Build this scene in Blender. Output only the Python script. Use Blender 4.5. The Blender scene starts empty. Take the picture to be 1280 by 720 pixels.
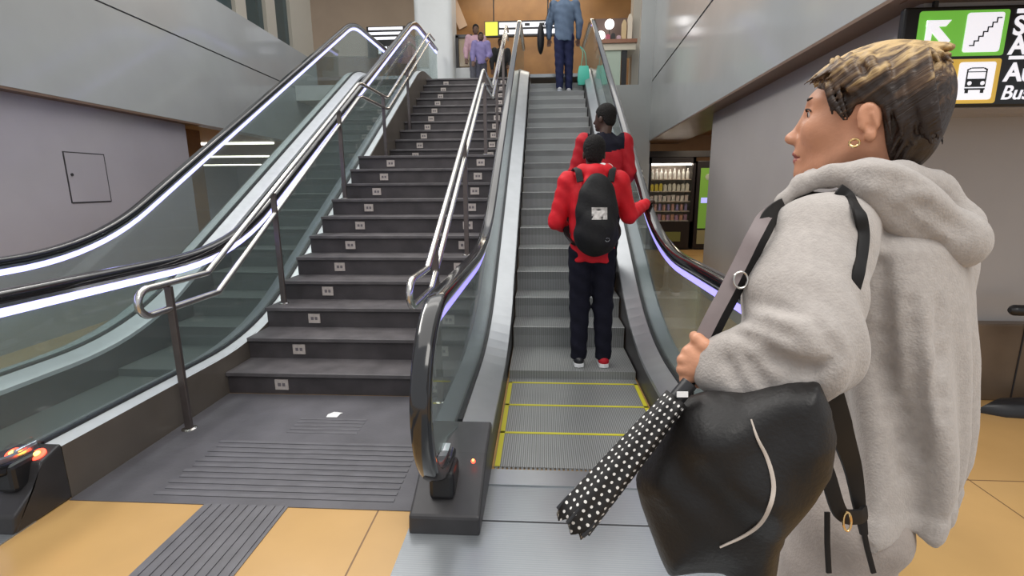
import bpy, bmesh, math, random
import numpy as np
from mathutils import Vector, Matrix
random.seed(7)
SC = bpy.context.scene
COL = SC.collection
PI = math.pi

# ------------------------------------------------------------------ camera
CF, CTH, CPS, CRO, CH = 624.172, math.radians(11.69634877), math.radians(3.521), math.radians(-.4012), 1.522
vF = Vector((-math.sin(CPS)*math.cos(CTH), math.cos(CPS)*math.cos(CTH), -math.sin(CTH)))
_r = Vector((math.cos(CPS), math.sin(CPS), 0)); _u = _r.cross(vF)
vR = math.cos(CRO)*_r + math.sin(CRO)*_u
vU = -math.sin(CRO)*_r + math.cos(CRO)*_u
vC = Vector((0, 0, CH))
cam = bpy.data.cameras.new('camera'); cam.sensor_width = 36; cam.lens = 36*CF/1280; cam.clip_start = .05
camo = bpy.data.objects.new('camera', cam); COL.objects.link(camo)
m = Matrix((vR, vU, -vF)).transposed().to_4x4(); m.translation = vC
camo.matrix_world = m; SC.camera = camo

def at(px, py, depth):
    """world point of a photo pixel at a given depth along the optical axis"""
    return vC + (vF + vR*((px-640)/CF) + vU*((360-py)/CF))*depth

# ------------------------------------------------------------------ materials
def mat(name, col, rough=.5, metal=0, spec=.5, noise=0, nscale=8, bump=0, bscale=60, coat=0, emit=None, estr=0, trans=0, aniso=0, detail=4, sheen=0):
    M = bpy.data.materials.new(name); M.use_nodes = True
    nt = M.node_tree; b = nt.nodes['Principled BSDF']
    b.inputs['Base Color'].default_value = (*col, 1); b.inputs['Roughness'].default_value = rough
    b.inputs['Metallic'].default_value = metal; b.inputs['Specular IOR Level'].default_value = spec
    if coat: b.inputs['Coat Weight'].default_value = coat; b.inputs['Coat Roughness'].default_value = .05
    if sheen: b.inputs['Sheen Weight'].default_value = sheen
    if emit: b.inputs['Emission Color'].default_value = (*emit, 1); b.inputs['Emission Strength'].default_value = estr
    tc = nt.nodes.new('ShaderNodeTexCoord')
    if noise:
        n = nt.nodes.new('ShaderNodeTexNoise'); n.inputs['Scale'].default_value = nscale; n.inputs['Detail'].default_value = detail
        nt.links.new(tc.outputs['Object'], n.inputs['Vector'])
        r = nt.nodes.new('ShaderNodeValToRGB')
        r.color_ramp.elements[0].position = .3; r.color_ramp.elements[1].position = .7
        r.color_ramp.elements[0].color = (*[max(0, c*(1-noise)) for c in col], 1)
        r.color_ramp.elements[1].color = (*[min(1, c*(1+noise)) for c in col], 1)
        nt.links.new(n.outputs['Fac'], r.inputs['Fac']); nt.links.new(r.outputs['Color'], b.inputs['Base Color'])
    if bump:
        n2 = nt.nodes.new('ShaderNodeTexNoise'); n2.inputs['Scale'].default_value = bscale; n2.inputs['Detail'].default_value = 5
        nt.links.new(tc.outputs['Object'], n2.inputs['Vector'])
        bp = nt.nodes.new('ShaderNodeBump'); bp.inputs['Strength'].default_value = bump; bp.inputs['Distance'].default_value = .01
        nt.links.new(n2.outputs['Fac'], bp.inputs['Height']); nt.links.new(bp.outputs['Normal'], b.inputs['Normal'])
    return M

def glass_mat(name, tint, opac=.1, rough=.02):
    M = bpy.data.materials.new(name); M.use_nodes = True; nt = M.node_tree
    nt.nodes.clear(); out = nt.nodes.new('ShaderNodeOutputMaterial')
    tr = nt.nodes.new('ShaderNodeBsdfTransparent'); tr.inputs['Color'].default_value = (*tint, 1)
    gl = nt.nodes.new('ShaderNodeBsdfGlossy'); gl.inputs['Roughness'].default_value = rough
    lw = nt.nodes.new('ShaderNodeLayerWeight'); lw.inputs['Blend'].default_value = .5
    pw = nt.nodes.new('ShaderNodeMath'); pw.operation = 'POWER'; pw.inputs[1].default_value = 4
    fr = nt.nodes.new('ShaderNodeMath'); fr.operation = 'MULTIPLY_ADD'; fr.inputs[1].default_value = .6; fr.inputs[2].default_value = .035
    df = nt.nodes.new('ShaderNodeBsdfDiffuse'); df.inputs['Color'].default_value = (.55, .62, .6, 1)
    m0 = nt.nodes.new('ShaderNodeMixShader'); m0.inputs[0].default_value = opac
    m1 = nt.nodes.new('ShaderNodeMixShader')
    L = nt.links.new
    L(tr.outputs[0], m0.inputs[1]); L(df.outputs[0], m0.inputs[2])
    L(lw.outputs['Facing'], pw.inputs[0]); L(pw.outputs[0], fr.inputs[0]); L(fr.outputs[0], m1.inputs[0]); L(m0.outputs[0], m1.inputs[1]); L(gl.outputs[0], m1.inputs[2])
    L(m1.outputs[0], out.inputs['Surface'])
    return M

def stripe_mat(name, c0, c1, axis, period, rough=.4, metal=0, bump=.5, noise=.12, duty=.5):
    """fine parallel grooves across one object axis"""
    M = mat(name, c0, rough, metal); nt = M.node_tree; b = nt.nodes['Principled BSDF']
    tc = nt.nodes.new('ShaderNodeTexCoord'); sp = nt.nodes.new('ShaderNodeSeparateXYZ')
    mu = nt.nodes.new('ShaderNodeMath'); mu.operation = 'MULTIPLY'; mu.inputs[1].default_value = 1/period
    fr = nt.nodes.new('ShaderNodeMath'); fr.operation = 'FRACT'
    gt = nt.nodes.new('ShaderNodeMath'); gt.operation = 'GREATER_THAN'; gt.inputs[1].default_value = duty
    nz = nt.nodes.new('ShaderNodeTexNoise'); nz.inputs['Scale'].default_value = 3; nz.inputs['Detail'].default_value = 6
    mx = nt.nodes.new('ShaderNodeMix'); mx.data_type = 'RGBA'
    mx.inputs['A'].default_value = (*c0, 1); mx.inputs['B'].default_value = (*c1, 1)
    hs = nt.nodes.new('ShaderNodeHueSaturation')
    mp = nt.nodes.new('ShaderNodeMapRange'); mp.inputs['To Min'].default_value = 1-noise*2; mp.inputs['To Max'].default_value = 1+noise*2
    bp = nt.nodes.new('ShaderNodeBump'); bp.inputs['Strength'].default_value = bump; bp.inputs['Distance'].default_value = .004
    L = nt.links.new
    L(tc.outputs['Object'], sp.inputs[0]); L(sp.outputs[axis], mu.inputs[0]); L(mu.outputs[0], fr.inputs[0]); L(fr.outputs[0], gt.inputs[0])
    L(gt.outputs[0], mx.inputs['Factor']); L(tc.outputs['Object'], nz.inputs['Vector']); L(nz.outputs['Fac'], mp.inputs['Value'])
    L(mx.outputs['Result'], hs.inputs['Color']); L(mp.outputs['Result'], hs.inputs['Value']); L(hs.outputs['Color'], b.inputs['Base Color'])
    L(gt.outputs[0], bp.inputs['Height']); L(bp.outputs['Normal'], b.inputs['Normal'])
    return M

def floor_mat():
    M = mat('polished tan stone', (.5, .3, .12), .22, 0, .5); nt = M.node_tree; b = nt.nodes['Principled BSDF']
    tc = nt.nodes.new('ShaderNodeTexCoord')
    mp = nt.nodes.new('ShaderNodeMapping'); mp.inputs['Location'].default_value = (.776, -.08, 0)
    br = nt.nodes.new('ShaderNodeTexBrick'); br.offset = 0
    br.inputs['Brick Width'].default_value = 3.0; br.inputs['Row Height'].default_value = 1.2; br.inputs['Scale'].default_value = 1
    br.inputs['Mortar Size'].default_value = .004; br.inputs['Mortar Smooth'].default_value = 0
    br.inputs['Color1'].default_value = (.545, .335, .13, 1); br.inputs['Color2'].default_value = (.5, .29, .105, 1); br.inputs['Mortar'].default_value = (.20, .11, .05, 1)
    nz = nt.nodes.new('ShaderNodeTexNoise'); nz.inputs['Scale'].default_value = 1.8; nz.inputs['Detail'].default_value = 8
    hs = nt.nodes.new('ShaderNodeHueSaturation'); mr = nt.nodes.new('ShaderNodeMapRange')
    mr.inputs['To Min'].default_value = .8; mr.inputs['To Max'].default_value = 1.2
    L = nt.links.new
    L(tc.outputs['Object'], mp.inputs['Vector']); L(mp.outputs['Vector'], br.inputs['Vector']); L(tc.outputs['Object'], nz.inputs['Vector'])
    L(nz.outputs['Fac'], mr.inputs['Value']); L(mr.outputs['Result'], hs.inputs['Value']); L(br.outputs['Color'], hs.inputs['Color'])
    L(hs.outputs['Color'], b.inputs['Base Color'])
    return M

M = {}
M['floor'] = floor_mat()
M['panel'] = mat('glossy grey wall laminate', (.36, .375, .375), .14, 0, .5, .05, 1.2)
M['panel_low'] = mat('grey lilac wall panel', (.41, .39, .425), .26, 0, .5, .06, 1.0)
M['panel_right'] = mat('warm grey wall panel', (.40, .375, .365), .22, 0, .5, .06, 1.0)
M['brown'] = mat('brown metal soffit', (.16, .105, .075), .4, 0, .4, .1, 2)
M['seam'] = mat('dark joint', (.02, .018, .02), .6)
M['taupe'] = mat('taupe stone cladding', (.115, .098, .082), .35, 0, .5, .15, 3)
M['plinth'] = mat('brown stone plinth', (.15, .105, .07), .35, 0, .5, .25, 2)
M['rubber'] = mat('black handrail rubber', (.012, .012, .014), .13, 0, .6, coat=.5)
M['black'] = mat('black plastic', (.015, .015, .017), .35)
M['charcoal'] = mat('charcoal metal', (.05, .048, .05), .4, .3, .5, .15, 6)
M['steel'] = mat('brushed steel', (.55, .57, .6), .28, 1, .5, .08, 30)
M['deck'] = mat('satin aluminium deck', (.62, .66, .66), .3, .6, .5, .08, 12)
M['deckw'] = mat('pale aluminium deck', (.7, .72, .74), .35, .25, .5, .05, 12)
M['deckd'] = mat('satin steel deck', (.40, .42, .44), .3, .75, .5, .05, 6)
M['rail'] = mat('stainless rail tube', (.66, .64, .6), .22, 1, .5, .08, 20)
M['post'] = mat('brown grey post', (.13, .11, .105), .35, .6, .5, .1, 20)
M['plate'] = stripe_mat('grooved steel floor plate', (.33, .35, .365), (.29, .31, .325), 'Y', .012, .26, .5, .12, .08)
M['step'] = stripe_mat('grooved step metal', (.34, .35, .345), (.17, .175, .17), 'X', .012, .4, .35, .5, .08)
M['stepg'] = stripe_mat('grooved dark step metal', (.16, .18, .17), (.06, .07, .065), 'X', .012, .4, .3, .5, .08)
M['yellow'] = mat('yellow edging', (.55, .5, .03), .5)
M['stair'] = mat('dark stone stair', (.060, .053, .055), .5, 0, .4, .25, 5, .15, 80)
M['tread'] = mat('grey stone tread', (.108, .100, .103), .4, 0, .4, .25, 6, .15, 80)
M['darkfloor'] = mat('dark grey stone floor', (.105, .102, .112), .42, 0, .5, .18, 4, .1, 60)
M['rib'] = mat('ribbed dark stone', (.125, .122, .132), .42, 0, .5, .15, 9)
M['sticker'] = mat('pale sticker', (.52, .46, .42), .5, 0, .5, .12, 40)
M['stickerd'] = mat('sticker print', (.16, .14, .15), .6)
M['white'] = mat('white', (.8, .8, .8), .5)
M['led'] = mat('led strip', (.5, .5, 1), .4, emit=(.46, .46, 1), estr=2.1)
M['ledv'] = mat('violet led strip', (.4, .36, 1), .4, emit=(.34, .30, 1), estr=1.2)
M['red'] = mat('red lamp', (1, .05, .02), .3, emit=(1, .06, .03), estr=5)
M['redcore'] = mat('lamp core', (1, .5, .05), .3, emit=(1, .45, .06), estr=9)
M['glass'] = glass_mat('balustrade glass', (.80, .86, .85), .10)
M['dglass'] = mat('dark shop glass', (.035, .06, .065), .06, 0, .6)
M['beige'] = mat('beige post', (.42, .39, .33), .4)
M['orange'] = mat('orange wood wall', (.27, .135, .045), .4, 0, .4, .2, 2)
M['tanwall'] = mat('tan wall', (.36, .27, .19), .5, 0, .4, .1, 1)
M['ceil'] = mat('tan ceiling', (.40, .35, .29), .6)
M['ceilw'] = mat('white ceiling', (.75, .74, .7), .6)
M['lampw'] = mat('lamp white', (1, .95, .85), .5, emit=(1, .93, .8), estr=5)
M['colw'] = mat('white column paint', (.62, .64, .64), .4, 0, .5, .05, 2)

# ------------------------------------------------------------------ object helpers
def tag(o, label=None, cat=None, group=None, kind=None):
    if label: o['label'] = label
    if cat: o['category'] = cat
    if group: o['group'] = group
    if kind: o['kind'] = kind
    return o
def empty(name, loc=(0, 0, 0), label=None, cat=None, group=None, kind=None, rz=0):
    o = bpy.data.objects.new(name, None); COL.objects.link(o); o.location = loc; o.rotation_euler = (0, 0, rz); o.empty_display_size = .1
    return tag(o, label, cat, group, kind)
def rootoff(parent):
    off = Vector((0, 0, 0))
    while parent is not None:
        off += Vector(parent.location); parent = parent.parent
    return off
class MB:
    def __init__(s): s.b = bmesh.new()
    def verts(s, ps): return [s.b.verts.new(p) for p in ps]
    def face(s, vs, mi=0):
        try: f = s.b.faces.new(vs); f.material_index = mi; return f
        except ValueError: return None
    def box(s, x0, x1, y0, y1, z0, z1, mi=0):
        v = s.verts([(x, y, z) for z in (z0, z1) for y in (y0, y1) for x in (x0, x1)])
        for f in ((0, 2, 3, 1), (4, 5, 7, 6), (0, 1, 5, 4), (2, 6, 7, 3), (0, 4, 6, 2), (1, 3, 7, 5)): s.face([v[i] for i in f], mi)
        return s
    def obox(s, c, ax, ay, az, hx, hy, hz, mi=0):
        c = Vector(c); v = s.verts([c+ax*(sx*hx)+ay*(sy*hy)+az*(sz*hz) for sz in (-1, 1) for sy in (-1, 1) for sx in (-1, 1)])
        for f in ((0, 2, 3, 1), (4, 5, 7, 6), (0, 1, 5, 4), (2, 6, 7, 3), (0, 4, 6, 2), (1, 3, 7, 5)): s.face([v[i] for i in f], mi)
        return s
    def prism(s, poly, x0, x1, mi=0, axis='X'):
        """polygon in the plane across an axis, extruded along that axis"""
        def P(a, u, v):
            return (a, u, v) if axis == 'X' else ((u, a, v) if axis == 'Y' else (u, v, a))
        A = s.verts([P(x0, u, v) for u, v in poly]); B = s.verts([P(x1, u, v) for u, v in poly]); n = len(poly)
        fs = [s.face(A, mi), s.face(B[::-1], mi)]
        for i in range(n): s.face([A[i], B[i], B[(i+1) % n], A[(i+1) % n]], mi)
        bmesh.ops.triangulate(s.b, faces=[f for f in fs if f])
        return s
    def grid(s, rows, closed=False, mi=0, cap=False):
        R = [s.verts(r) for r in rows]; n = len(rows[0])
        for i in range(len(R)-1):
            for j in range(n if closed else n-1):
                s.face([R[i][j], R[i][(j+1) % n], R[i+1][(j+1) % n], R[i+1][j]], mi)
        if cap: s.face(R[0][::-1], mi); s.face(R[-1], mi)
        return s
    def tube(s, path, r, n=10, mi=0, closed=False, cap=True):
        path = [Vector(p) for p in path]; N = len(path); rows = []
        rs = r if isinstance(r, (list, tuple)) else [r]*N
        up = None
        for i, p in enumerate(path):
            if closed: t = (path[(i+1) % N]-path[i-1]).normalized()
            else: t = (path[min(i+1, N-1)]-path[max(i-1, 0)]).normalized()
            if up is None:
                up = Vector((0, 0, 1)) if abs(t.z) < .9 else Vector((1, 0, 0))
            up = (up-t*up.dot(t)).normalized(); sd = t.cross(up)
            rows.append([p+(up*math.cos(2*PI*k/n)+sd*math.sin(2*PI*k/n))*rs[i] for k in range(n)])
        if closed: rows.append(rows[0])
        return s.grid(rows, True, mi, cap and not closed)
    def ribbon(s, path, w, th, nrm, mi=0):
        """flat belt along a path; nrm = list of (or one) surface normals"""
        path = [Vector(p) for p in path]; N = len(path); rows = []
        for i, p in enumerate(path):
            t = (path[min(i+1, N-1)]-path[max(i-1, 0)]).normalized()
            nn = Vector(nrm[i] if isinstance(nrm, list) else nrm); nn = (nn-t*nn.dot(t)).normalized(); sd = t.cross(nn)
            ww = w[i] if isinstance(w, (list, tuple)) else w
            rows.append([p+sd*(a*ww/2)+nn*(b*th/2) for a, b in ((-1, -1), (-1, 1), (-.5, 1.3), (.5, 1.3), (1, 1), (1, -1))])
        return s.grid(rows, True, mi, True)
    def lathe(s, prof, c, n=20, mi=0, ax=(Vector((1, 0, 0)), Vector((0, 1, 0)), Vector((0, 0, 1)))):
        c = Vector(c)
        rows = [[c+(ax[0]*math.cos(2*PI*k/n)+ax[1]*math.sin(2*PI*k/n))*r+ax[2]*z for k in range(n)] for r, z in prof]
        return s.grid(rows, True, mi, True)
    def sweep(s, path, sec, x, mi=0):
        """section (x offset, normal offset) swept along a (y,z) path"""
        N = len(path); rows = []
        for i, (y, z) in enumerate(path):
            a = path[max(i-1, 0)]; b = path[min(i+1, N-1)]; ty, tz = b[0]-a[0], b[1]-a[1]; l = math.hypot(ty, tz) or 1
            ny, nz = -tz/l, ty/l
            rows.append([(x+sx, y+ny*sn, z+nz*sn) for sx, sn in sec])
        return s.grid(rows, True, mi, True)
    def build(s, name, mats, parent=None, smooth=False, bevel=0, kind=None, bseg=2):
        bmesh.ops.recalc_face_normals(s.b, faces=s.b.faces[:])
        off = rootoff(parent)
        if off.length > 0: bmesh.ops.translate(s.b, vec=-off, verts=s.b.verts[:])
        me = bpy.data.meshes.new(name); s.b.to_mesh(me); s.b.free()
        for mm in (mats if isinstance(mats, (list, tuple)) else [mats]): me.materials.append(mm)
        o = bpy.data.objects.new(name, me); COL.objects.link(o)
        if parent is not None: o.parent = parent
        if smooth:
            me.polygons.foreach_set('use_smooth', [True]*len(me.polygons))
            try: me.set_sharp_from_angle(angle=math.radians(40))
            except Exception: pass
        if bevel:
            bv = o.modifiers.new('bevel', 'BEVEL'); bv.width = bevel; bv.segments = bseg; bv.limit_method = 'ANGLE'
        if kind: o['kind'] = kind
        return o
def struct(name, mb, m, label=None, cat=None, **k):
    o = mb.build(name, m, **k); o['kind'] = 'structure'
    return tag(o, label, cat)
def root_here(o):
    """move a single-mesh thing's origin to the middle of its base"""
    me = o.data; n = len(me.vertices); a = np.empty(n*3, np.float32); me.vertices.foreach_get('co', a); a = a.reshape(-1, 3)
    c = np.array([(a[:, 0].min()+a[:, 0].max())/2, (a[:, 1].min()+a[:, 1].max())/2, a[:, 2].min()], np.float32)
    a -= c; me.vertices.foreach_set('co', a.ravel()); me.update(); o.location = Vector(o.location)+Vector(c.tolist())
    return o
def dup(root):
    r = root.copy(); COL.objects.link(r)
    for ch in root.children:
        c = ch.copy(); COL.objects.link(c); c.parent = r
        for g in ch.children:
            d = g.copy(); COL.objects.link(d); d.parent = c
    return r
def fillet(pts, rad, n=8):
    out = [pts[0]]
    for i in range(1, len(pts)-1):
        p0, p, p1 = (Vector((*q, 0)) for q in (pts[i-1], pts[i], pts[i+1]))
        R = rad[i-1] if isinstance(rad, list) else rad
        a = (p0-p).normalized(); b = (p1-p).normalized(); ang = a.angle(b)
        d = min(R/math.tan(ang/2), (p0-p).length*.48, (p1-p).length*.48); q0 = p+a*d; q1 = p+b*d
        for k in range(n+1):
            t = k/n; q = q0*(1-t)**2+p*(2*t*(1-t))+q1*t*t; out.append((q.x, q.y))
    out.append(pts[-1]); return out
def fillet3(pts, rad, n=6):
    out = [Vector(pts[0])]
    for i in range(1, len(pts)-1):
        p0, p, p1 = Vector(pts[i-1]), Vector(pts[i]), Vector(pts[i+1])
        a = (p0-p); b = (p1-p); d = min(rad, a.length*.48, b.length*.48); q0 = p+a.normalized()*d; q1 = p+b.normalized()*d
        for k in range(n+1):
            t = k/n; out.append(q0*(1-t)**2+p*(2*t*(1-t))+q1*t*t)
    out.append(Vector(pts[-1])); return out
def spline(pts, n=8):
    P = [Vector(p) for p in pts]; P = [P[0]*2-P[1]]+P+[P[-1]*2-P[-2]]; out = []
    for i in range(1, len(P)-2):
        for k in range(n):
            t = k/n; a, b, c, d = P[i-1], P[i], P[i+1], P[i+2]
            out.append(.5*((2*b)+(c-a)*t+(2*a-5*b+4*c-d)*t*t+(3*b-a-3*c+d)*t**3))
    out.append(P[-2]); return out
def text(s, name, size, loc, m, parent, rot=(PI/2, 0, 0), bold=.0, shear=0, ext=.002):
    c = bpy.data.curves.new(name, 'FONT'); c.body = s; c.size = size; c.extrude = ext; c.offset = bold; c.shear = shear
    t = bpy.data.objects.new(name, c); COL.objects.link(t)
    dg = bpy.context.evaluated_depsgraph_get(); me = bpy.data.meshes.new_from_object(t.evaluated_get(dg))
    bpy.data.objects.remove(t); me.materials.clear(); me.materials.append(m)
    o = bpy.data.objects.new(name, me); COL.objects.link(o); o.parent = parent
    o.location = Vector(loc)-rootoff(parent); o.rotation_euler = rot
    return o

# ------------------------------------------------------------------ implicit surfaces for bodies and cloth
class Field:
    def __init__(s, lo, hi, h):
        s.lo = np.array(lo, np.float32); s.h = h
        n = [int(math.ceil((b-a)/h))+1 for a, b in zip(lo, hi)]
        s.n = n
        ax = [s.lo[i]+np.arange(n[i], dtype=np.float32)*h for i in range(3)]
        s.X, s.Y, s.Z = ax[0][:, None, None], ax[1][None, :, None], ax[2][None, None, :]
        s.D = np.full(n, 9., np.float32)
    def cone(s, a, b, ra, rb):
        a = [float(q) for q in a]; b = [float(q) for q in b]; d = [b[i]-a[i] for i in range(3)]; L = sum(q*q for q in d) or 1e-9
        px, py, pz = s.X-a[0], s.Y-a[1], s.Z-a[2]
        t = np.clip((px*d[0]+py*d[1]+pz*d[2])/L, 0, 1)
        return np.sqrt((px-t*d[0])**2+(py-t*d[1])**2+(pz-t*d[2])**2)-(ra+(rb-ra)*t)
    def ell(s, c, r, ax=None):
        px, py, pz = s.X-float(c[0]), s.Y-float(c[1]), s.Z-float(c[2])
        if ax is None: u, v, w = px, py, pz
        else: u, v, w = (px*float(a[0])+py*float(a[1])+pz*float(a[2]) for a in ax)
        k0 = np.sqrt((u/r[0])**2+(v/r[1])**2+(w/r[2])**2); k1 = np.sqrt((u/r[0]**2)**2+(v/r[1]**2)**2+(w/r[2]**2)**2)+1e-6
        return k0*(k0-1)/k1
    def chain(s, pts, rs, k=.0):
        d = None
        for i in range(len(pts)-1):
            e = s.cone(pts[i], pts[i+1], rs[i], rs[i+1])
            d = e if d is None else smin(d, e, k)
        return d
    def rings(s, zs, cx, cy, ru, rv, fx, fy):
        """stack of ellipses: centre, half depth along (fx,fy), half width across, all by height"""
        z = s.Z[0, 0]; f = lambda q: np.interp(z, zs, q).astype(np.float32)[None, None, :]
        px, py = s.X-f(cx), s.Y-f(cy); u = px*fx+py*fy; v = -px*fy+py*fx; a, b = f(ru), f(rv)
        d = (np.sqrt((u/a)**2+(v/b)**2)-1)*np.minimum(a, b)
        over = np.maximum(zs[0]-s.Z, s.Z-zs[-1])
        return np.maximum(d, over)
    def local(s, pts, rs, k, cut=False, ki=0):
        """join (or carve) one tapered chain, working only in the box around it"""
        P_ = np.array([[float(q) for q in p] for p in pts], np.float32); m_ = max(rs)+abs(k)*2+2*s.h
        i0 = np.maximum(((P_.min(0)-m_-s.lo)/s.h).astype(int), 0); i1 = np.minimum(((P_.max(0)+m_-s.lo)/s.h).astype(int)+2, s.n)
        if np.any(i1 <= i0): return s
        sl = tuple(slice(a, b) for a, b in zip(i0, i1)); g = Field.__new__(Field); g.X, g.Y, g.Z = s.X[sl[0]], s.Y[:, sl[1]], s.Z[:, :, sl[2]]
        d = g.chain(pts, rs, ki)
        s.D[sl] = -smin(-s.D[sl], d, k) if cut else smin(s.D[sl], d, k)
        return s
    def crease(s, p0, p1, r, k=.012, n=9, sink=0.):
        """shallow groove that follows the cloth between two places seen in the photo"""
        pts = []
        for i in range(n):
            t = i/(n-1); x, y = p0[0]*(1-t)+p1[0]*t, p0[1]*(1-t)+p1[1]*t; d = s.depth(x, y)
            if d: pts.append((at(x, y, d+sink), r*math.sin(PI*(.12+.76*t))))
        if len(pts) > 2 and max((pts[i+1][0]-pts[i][0]).length for i in range(len(pts)-1)) < .06: s.local([q[0] for q in pts], [q[1] for q in pts], k, True)
        return s
    def add(s, d, k=0): s.D = smin(s.D, d, k) if k else np.minimum(s.D, d); return s
    def cut(s, d, k=.01): s.D = -smin(-s.D, d, k); return s
    def extract(s, iters=0):
        D = s.D; ins = D < 0; n = D.shape
        cs = tuple(q-1 for q in n); pos = np.zeros(cs+(3,), np.float32); cnt = np.zeros(cs, np.float32)
        sl = lambda o: tuple(slice(o[i], o[i]+cs[i]) for i in range(3))
        for ax in range(3):
            o1, o2 = [q for q in range(3) if q != ax]
            for i in (0, 1):
                for j in (0, 1):
                    c0 = [0, 0, 0]; c0[o1] = i; c0[o2] = j; c1 = list(c0); c1[ax] = 1
                    mk = ins[sl(c0)] != ins[sl(c1)]; ix = np.nonzero(mk)
                    a = D[sl(c0)][ix]; b = D[sl(c1)][ix]; t = a/(a-b)
                    pos[ix+(ax,)] += t; pos[ix+(o1,)] += i; pos[ix+(o2,)] += j; cnt[ix] += 1
        act = cnt > 0; idx = np.full(cs, -1, np.int64); ii = np.nonzero(act); idx[ii] = np.arange(len(ii[0]))
        V = (np.stack(ii, 1)+pos[ii]/cnt[ii][:, None])*s.h+s.lo
        Q = []
        for ax in range(3):
            o1, o2 = [(1, 2), (2, 0), (0, 1)][ax]
            a = [slice(None)]*3; b = [slice(None)]*3; a[ax] = slice(0, -1); b[ax] = slice(1, None)
            for o in (o1, o2): a[o] = slice(1, -1); b[o] = slice(1, -1)
            A = ins[tuple(a)]; B = ins[tuple(b)]
            for flip in (0, 1):
                e = np.stack(np.nonzero(A & ~B if not flip else ~A & B), 1)
                if not len(e): continue
                e[:, o1] += 1; e[:, o2] += 1
                def ci(d1, d2):
                    q = e.copy(); q[:, o1] += d1; q[:, o2] += d2; return idx[q[:, 0], q[:, 1], q[:, 2]]
                q = np.stack([ci(-1, -1), ci(0, -1), ci(0, 0), ci(-1, 0)], 1)
                Q.append(q[:, ::-1] if flip else q)
        Q = np.concatenate(Q)
        for _ in range(iters):
            acc = np.zeros_like(V); c = np.zeros(len(V), np.float32)
            for k in range(4):
                i0, i1 = Q[:, k], Q[:, (k+1) % 4]
                for d in range(3): acc[:, d] += np.bincount(i0, V[i1, d], len(V))+np.bincount(i1, V[i0, d], len(V))
                c += np.bincount(i0, minlength=len(V))+np.bincount(i1, minlength=len(V))
            V = V*.5+.5*acc/c[:, None]
        s.V = V
        return V, Q
    def mesh(s, name, m, parent=None, iters=0):
        return vq_mesh(name, [s.extract(iters)], m, parent)
    def depth(s, px, py, d0=.4, d1=1.3, n=400):
        """depth of the first surface met along the view through a photo pixel (used to lay belts on cloth)"""
        for i in range(n):
            d = d0+(d1-d0)*i/n; p = at(px, py, d)
            ix = [int(round((p[k]-s.lo[k])/s.h)) for k in range(3)]
            if all(0 <= ix[k] < s.n[k] for k in range(3)) and s.D[ix[0], ix[1], ix[2]] < 0: return d
        return None
def vq_mesh(name, parts, m, parent=None):
    V = np.concatenate([p[0] for p in parts]); o = 0; qs = []
    for p in parts: qs.append(p[1]+o); o += len(p[0])
    Q = np.concatenate(qs)
    off = np.array(rootoff(parent), np.float32)
    me = bpy.data.meshes.new(name); nv, nq = len(V), len(Q)
    me.vertices.add(nv); me.vertices.foreach_set('co', (V-off).astype(np.float32).ravel())
    me.loops.add(nq*4); me.loops.foreach_set('vertex_index', Q.astype(np.int32).ravel())
    me.polygons.add(nq); me.polygons.foreach_set('loop_start', np.arange(0, nq*4, 4, dtype=np.int32))
    me.polygons.foreach_set('use_smooth', [True]*nq)
    me.update(calc_edges=True); me.validate()
    for mm in (m if isinstance(m, (list, tuple)) else [m]): me.materials.append(mm)
    ob = bpy.data.objects.new(name, me); COL.objects.link(ob)
    if parent is not None: ob.parent = parent
    return ob
def smin(a, b, k):
    if k <= 0: return np.minimum(a, b)
    h = np.clip(.5+.5*(b-a)/k, 0, 1)
    return b+(a-b)*h-k*h*(1-h)
def lerp(a, b, t): return Vector(a)*(1-t)+Vector(b)*t
# ================================================================== SETTING
SL = .558                                     # tangent of the incline
ZU = 3.6                                      # upper floor level
def s_rail(y): return 1.463+SL*(y-4.583)      # handrail top on the incline
STAIR_Y, TR, RI = 3.376, .305, .172
LAND = 1.36
struct('floor', MB().box(-14, 9, -4, 34, -.12, 0), M['floor'])
# dark stone apron in front of the stairs, with the ribbed guide strip
struct('trim_1', MB().box(-2.34, -.6, 2.08, 3.376, .0, .004), M['darkfloor'])
mb = MB()
for i in range(11):
    y = 2.14+i*.052; mb.box(-1.95+.02*(i % 2), -.72, y, y+.026, .003, .0075)
for i in range(5):
    y = 2.80+i*.045; mb.box(-1.6, -1.15, y, y+.02, .003, .006)
struct('trim_2', mb, M['rib'])
mb = MB().box(-1.642, -1.221, -3, 2.08, 0, .004)
for i in range(9):
    x = -1.628+i*.0455; mb.box(x, x+.026, -3, 2.08, .003, .0085)
struct('trim_3', mb, M['rib'])
# left fascia of the upper gallery: slightly splayed plane
def XL(y): return -4.63-.055*y
def XRt(y): return 1.60+.0635*y
def XRw(y): return 1.75+.072*y
def slab(f, y0, y1, z0, z1, th, sgn):
    return MB().prism([(f(y0), y0), (f(y1), y1), (f(y1)+sgn*th, y1), (f(y0)+sgn*th, y0)], z0, z1, axis='Z')
struct('wall_left_fascia', slab(XL, 1.0, 12.2, 2.43, 3.545, .25, -1), M['panel'])
struct('wall_left_parapet', slab(XL, 1.0, 12.2, 3.565, 4.36, .25, -1), M['panel'])
struct('trim_4', slab(lambda y: XL(y)-.012, 1.0, 12.2, 3.535, 3.575, .2, -1), M['seam'])
struct('trim_5', slab(lambda y: XL(y)-.002, 1.0, 7.4, 2.405, 2.431, .30, -1), M['brown'])
struct('wall_left', slab(lambda y: XL(y)-.14, 1.0, 7.25, 0, 2.41, .2, -1), M['panel_low'])
struct('wall_left_upper', slab(lambda y: XL(y)-.06, 1.0, 8.15, 4.36, 7, .2, -1), M['panel'])
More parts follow.
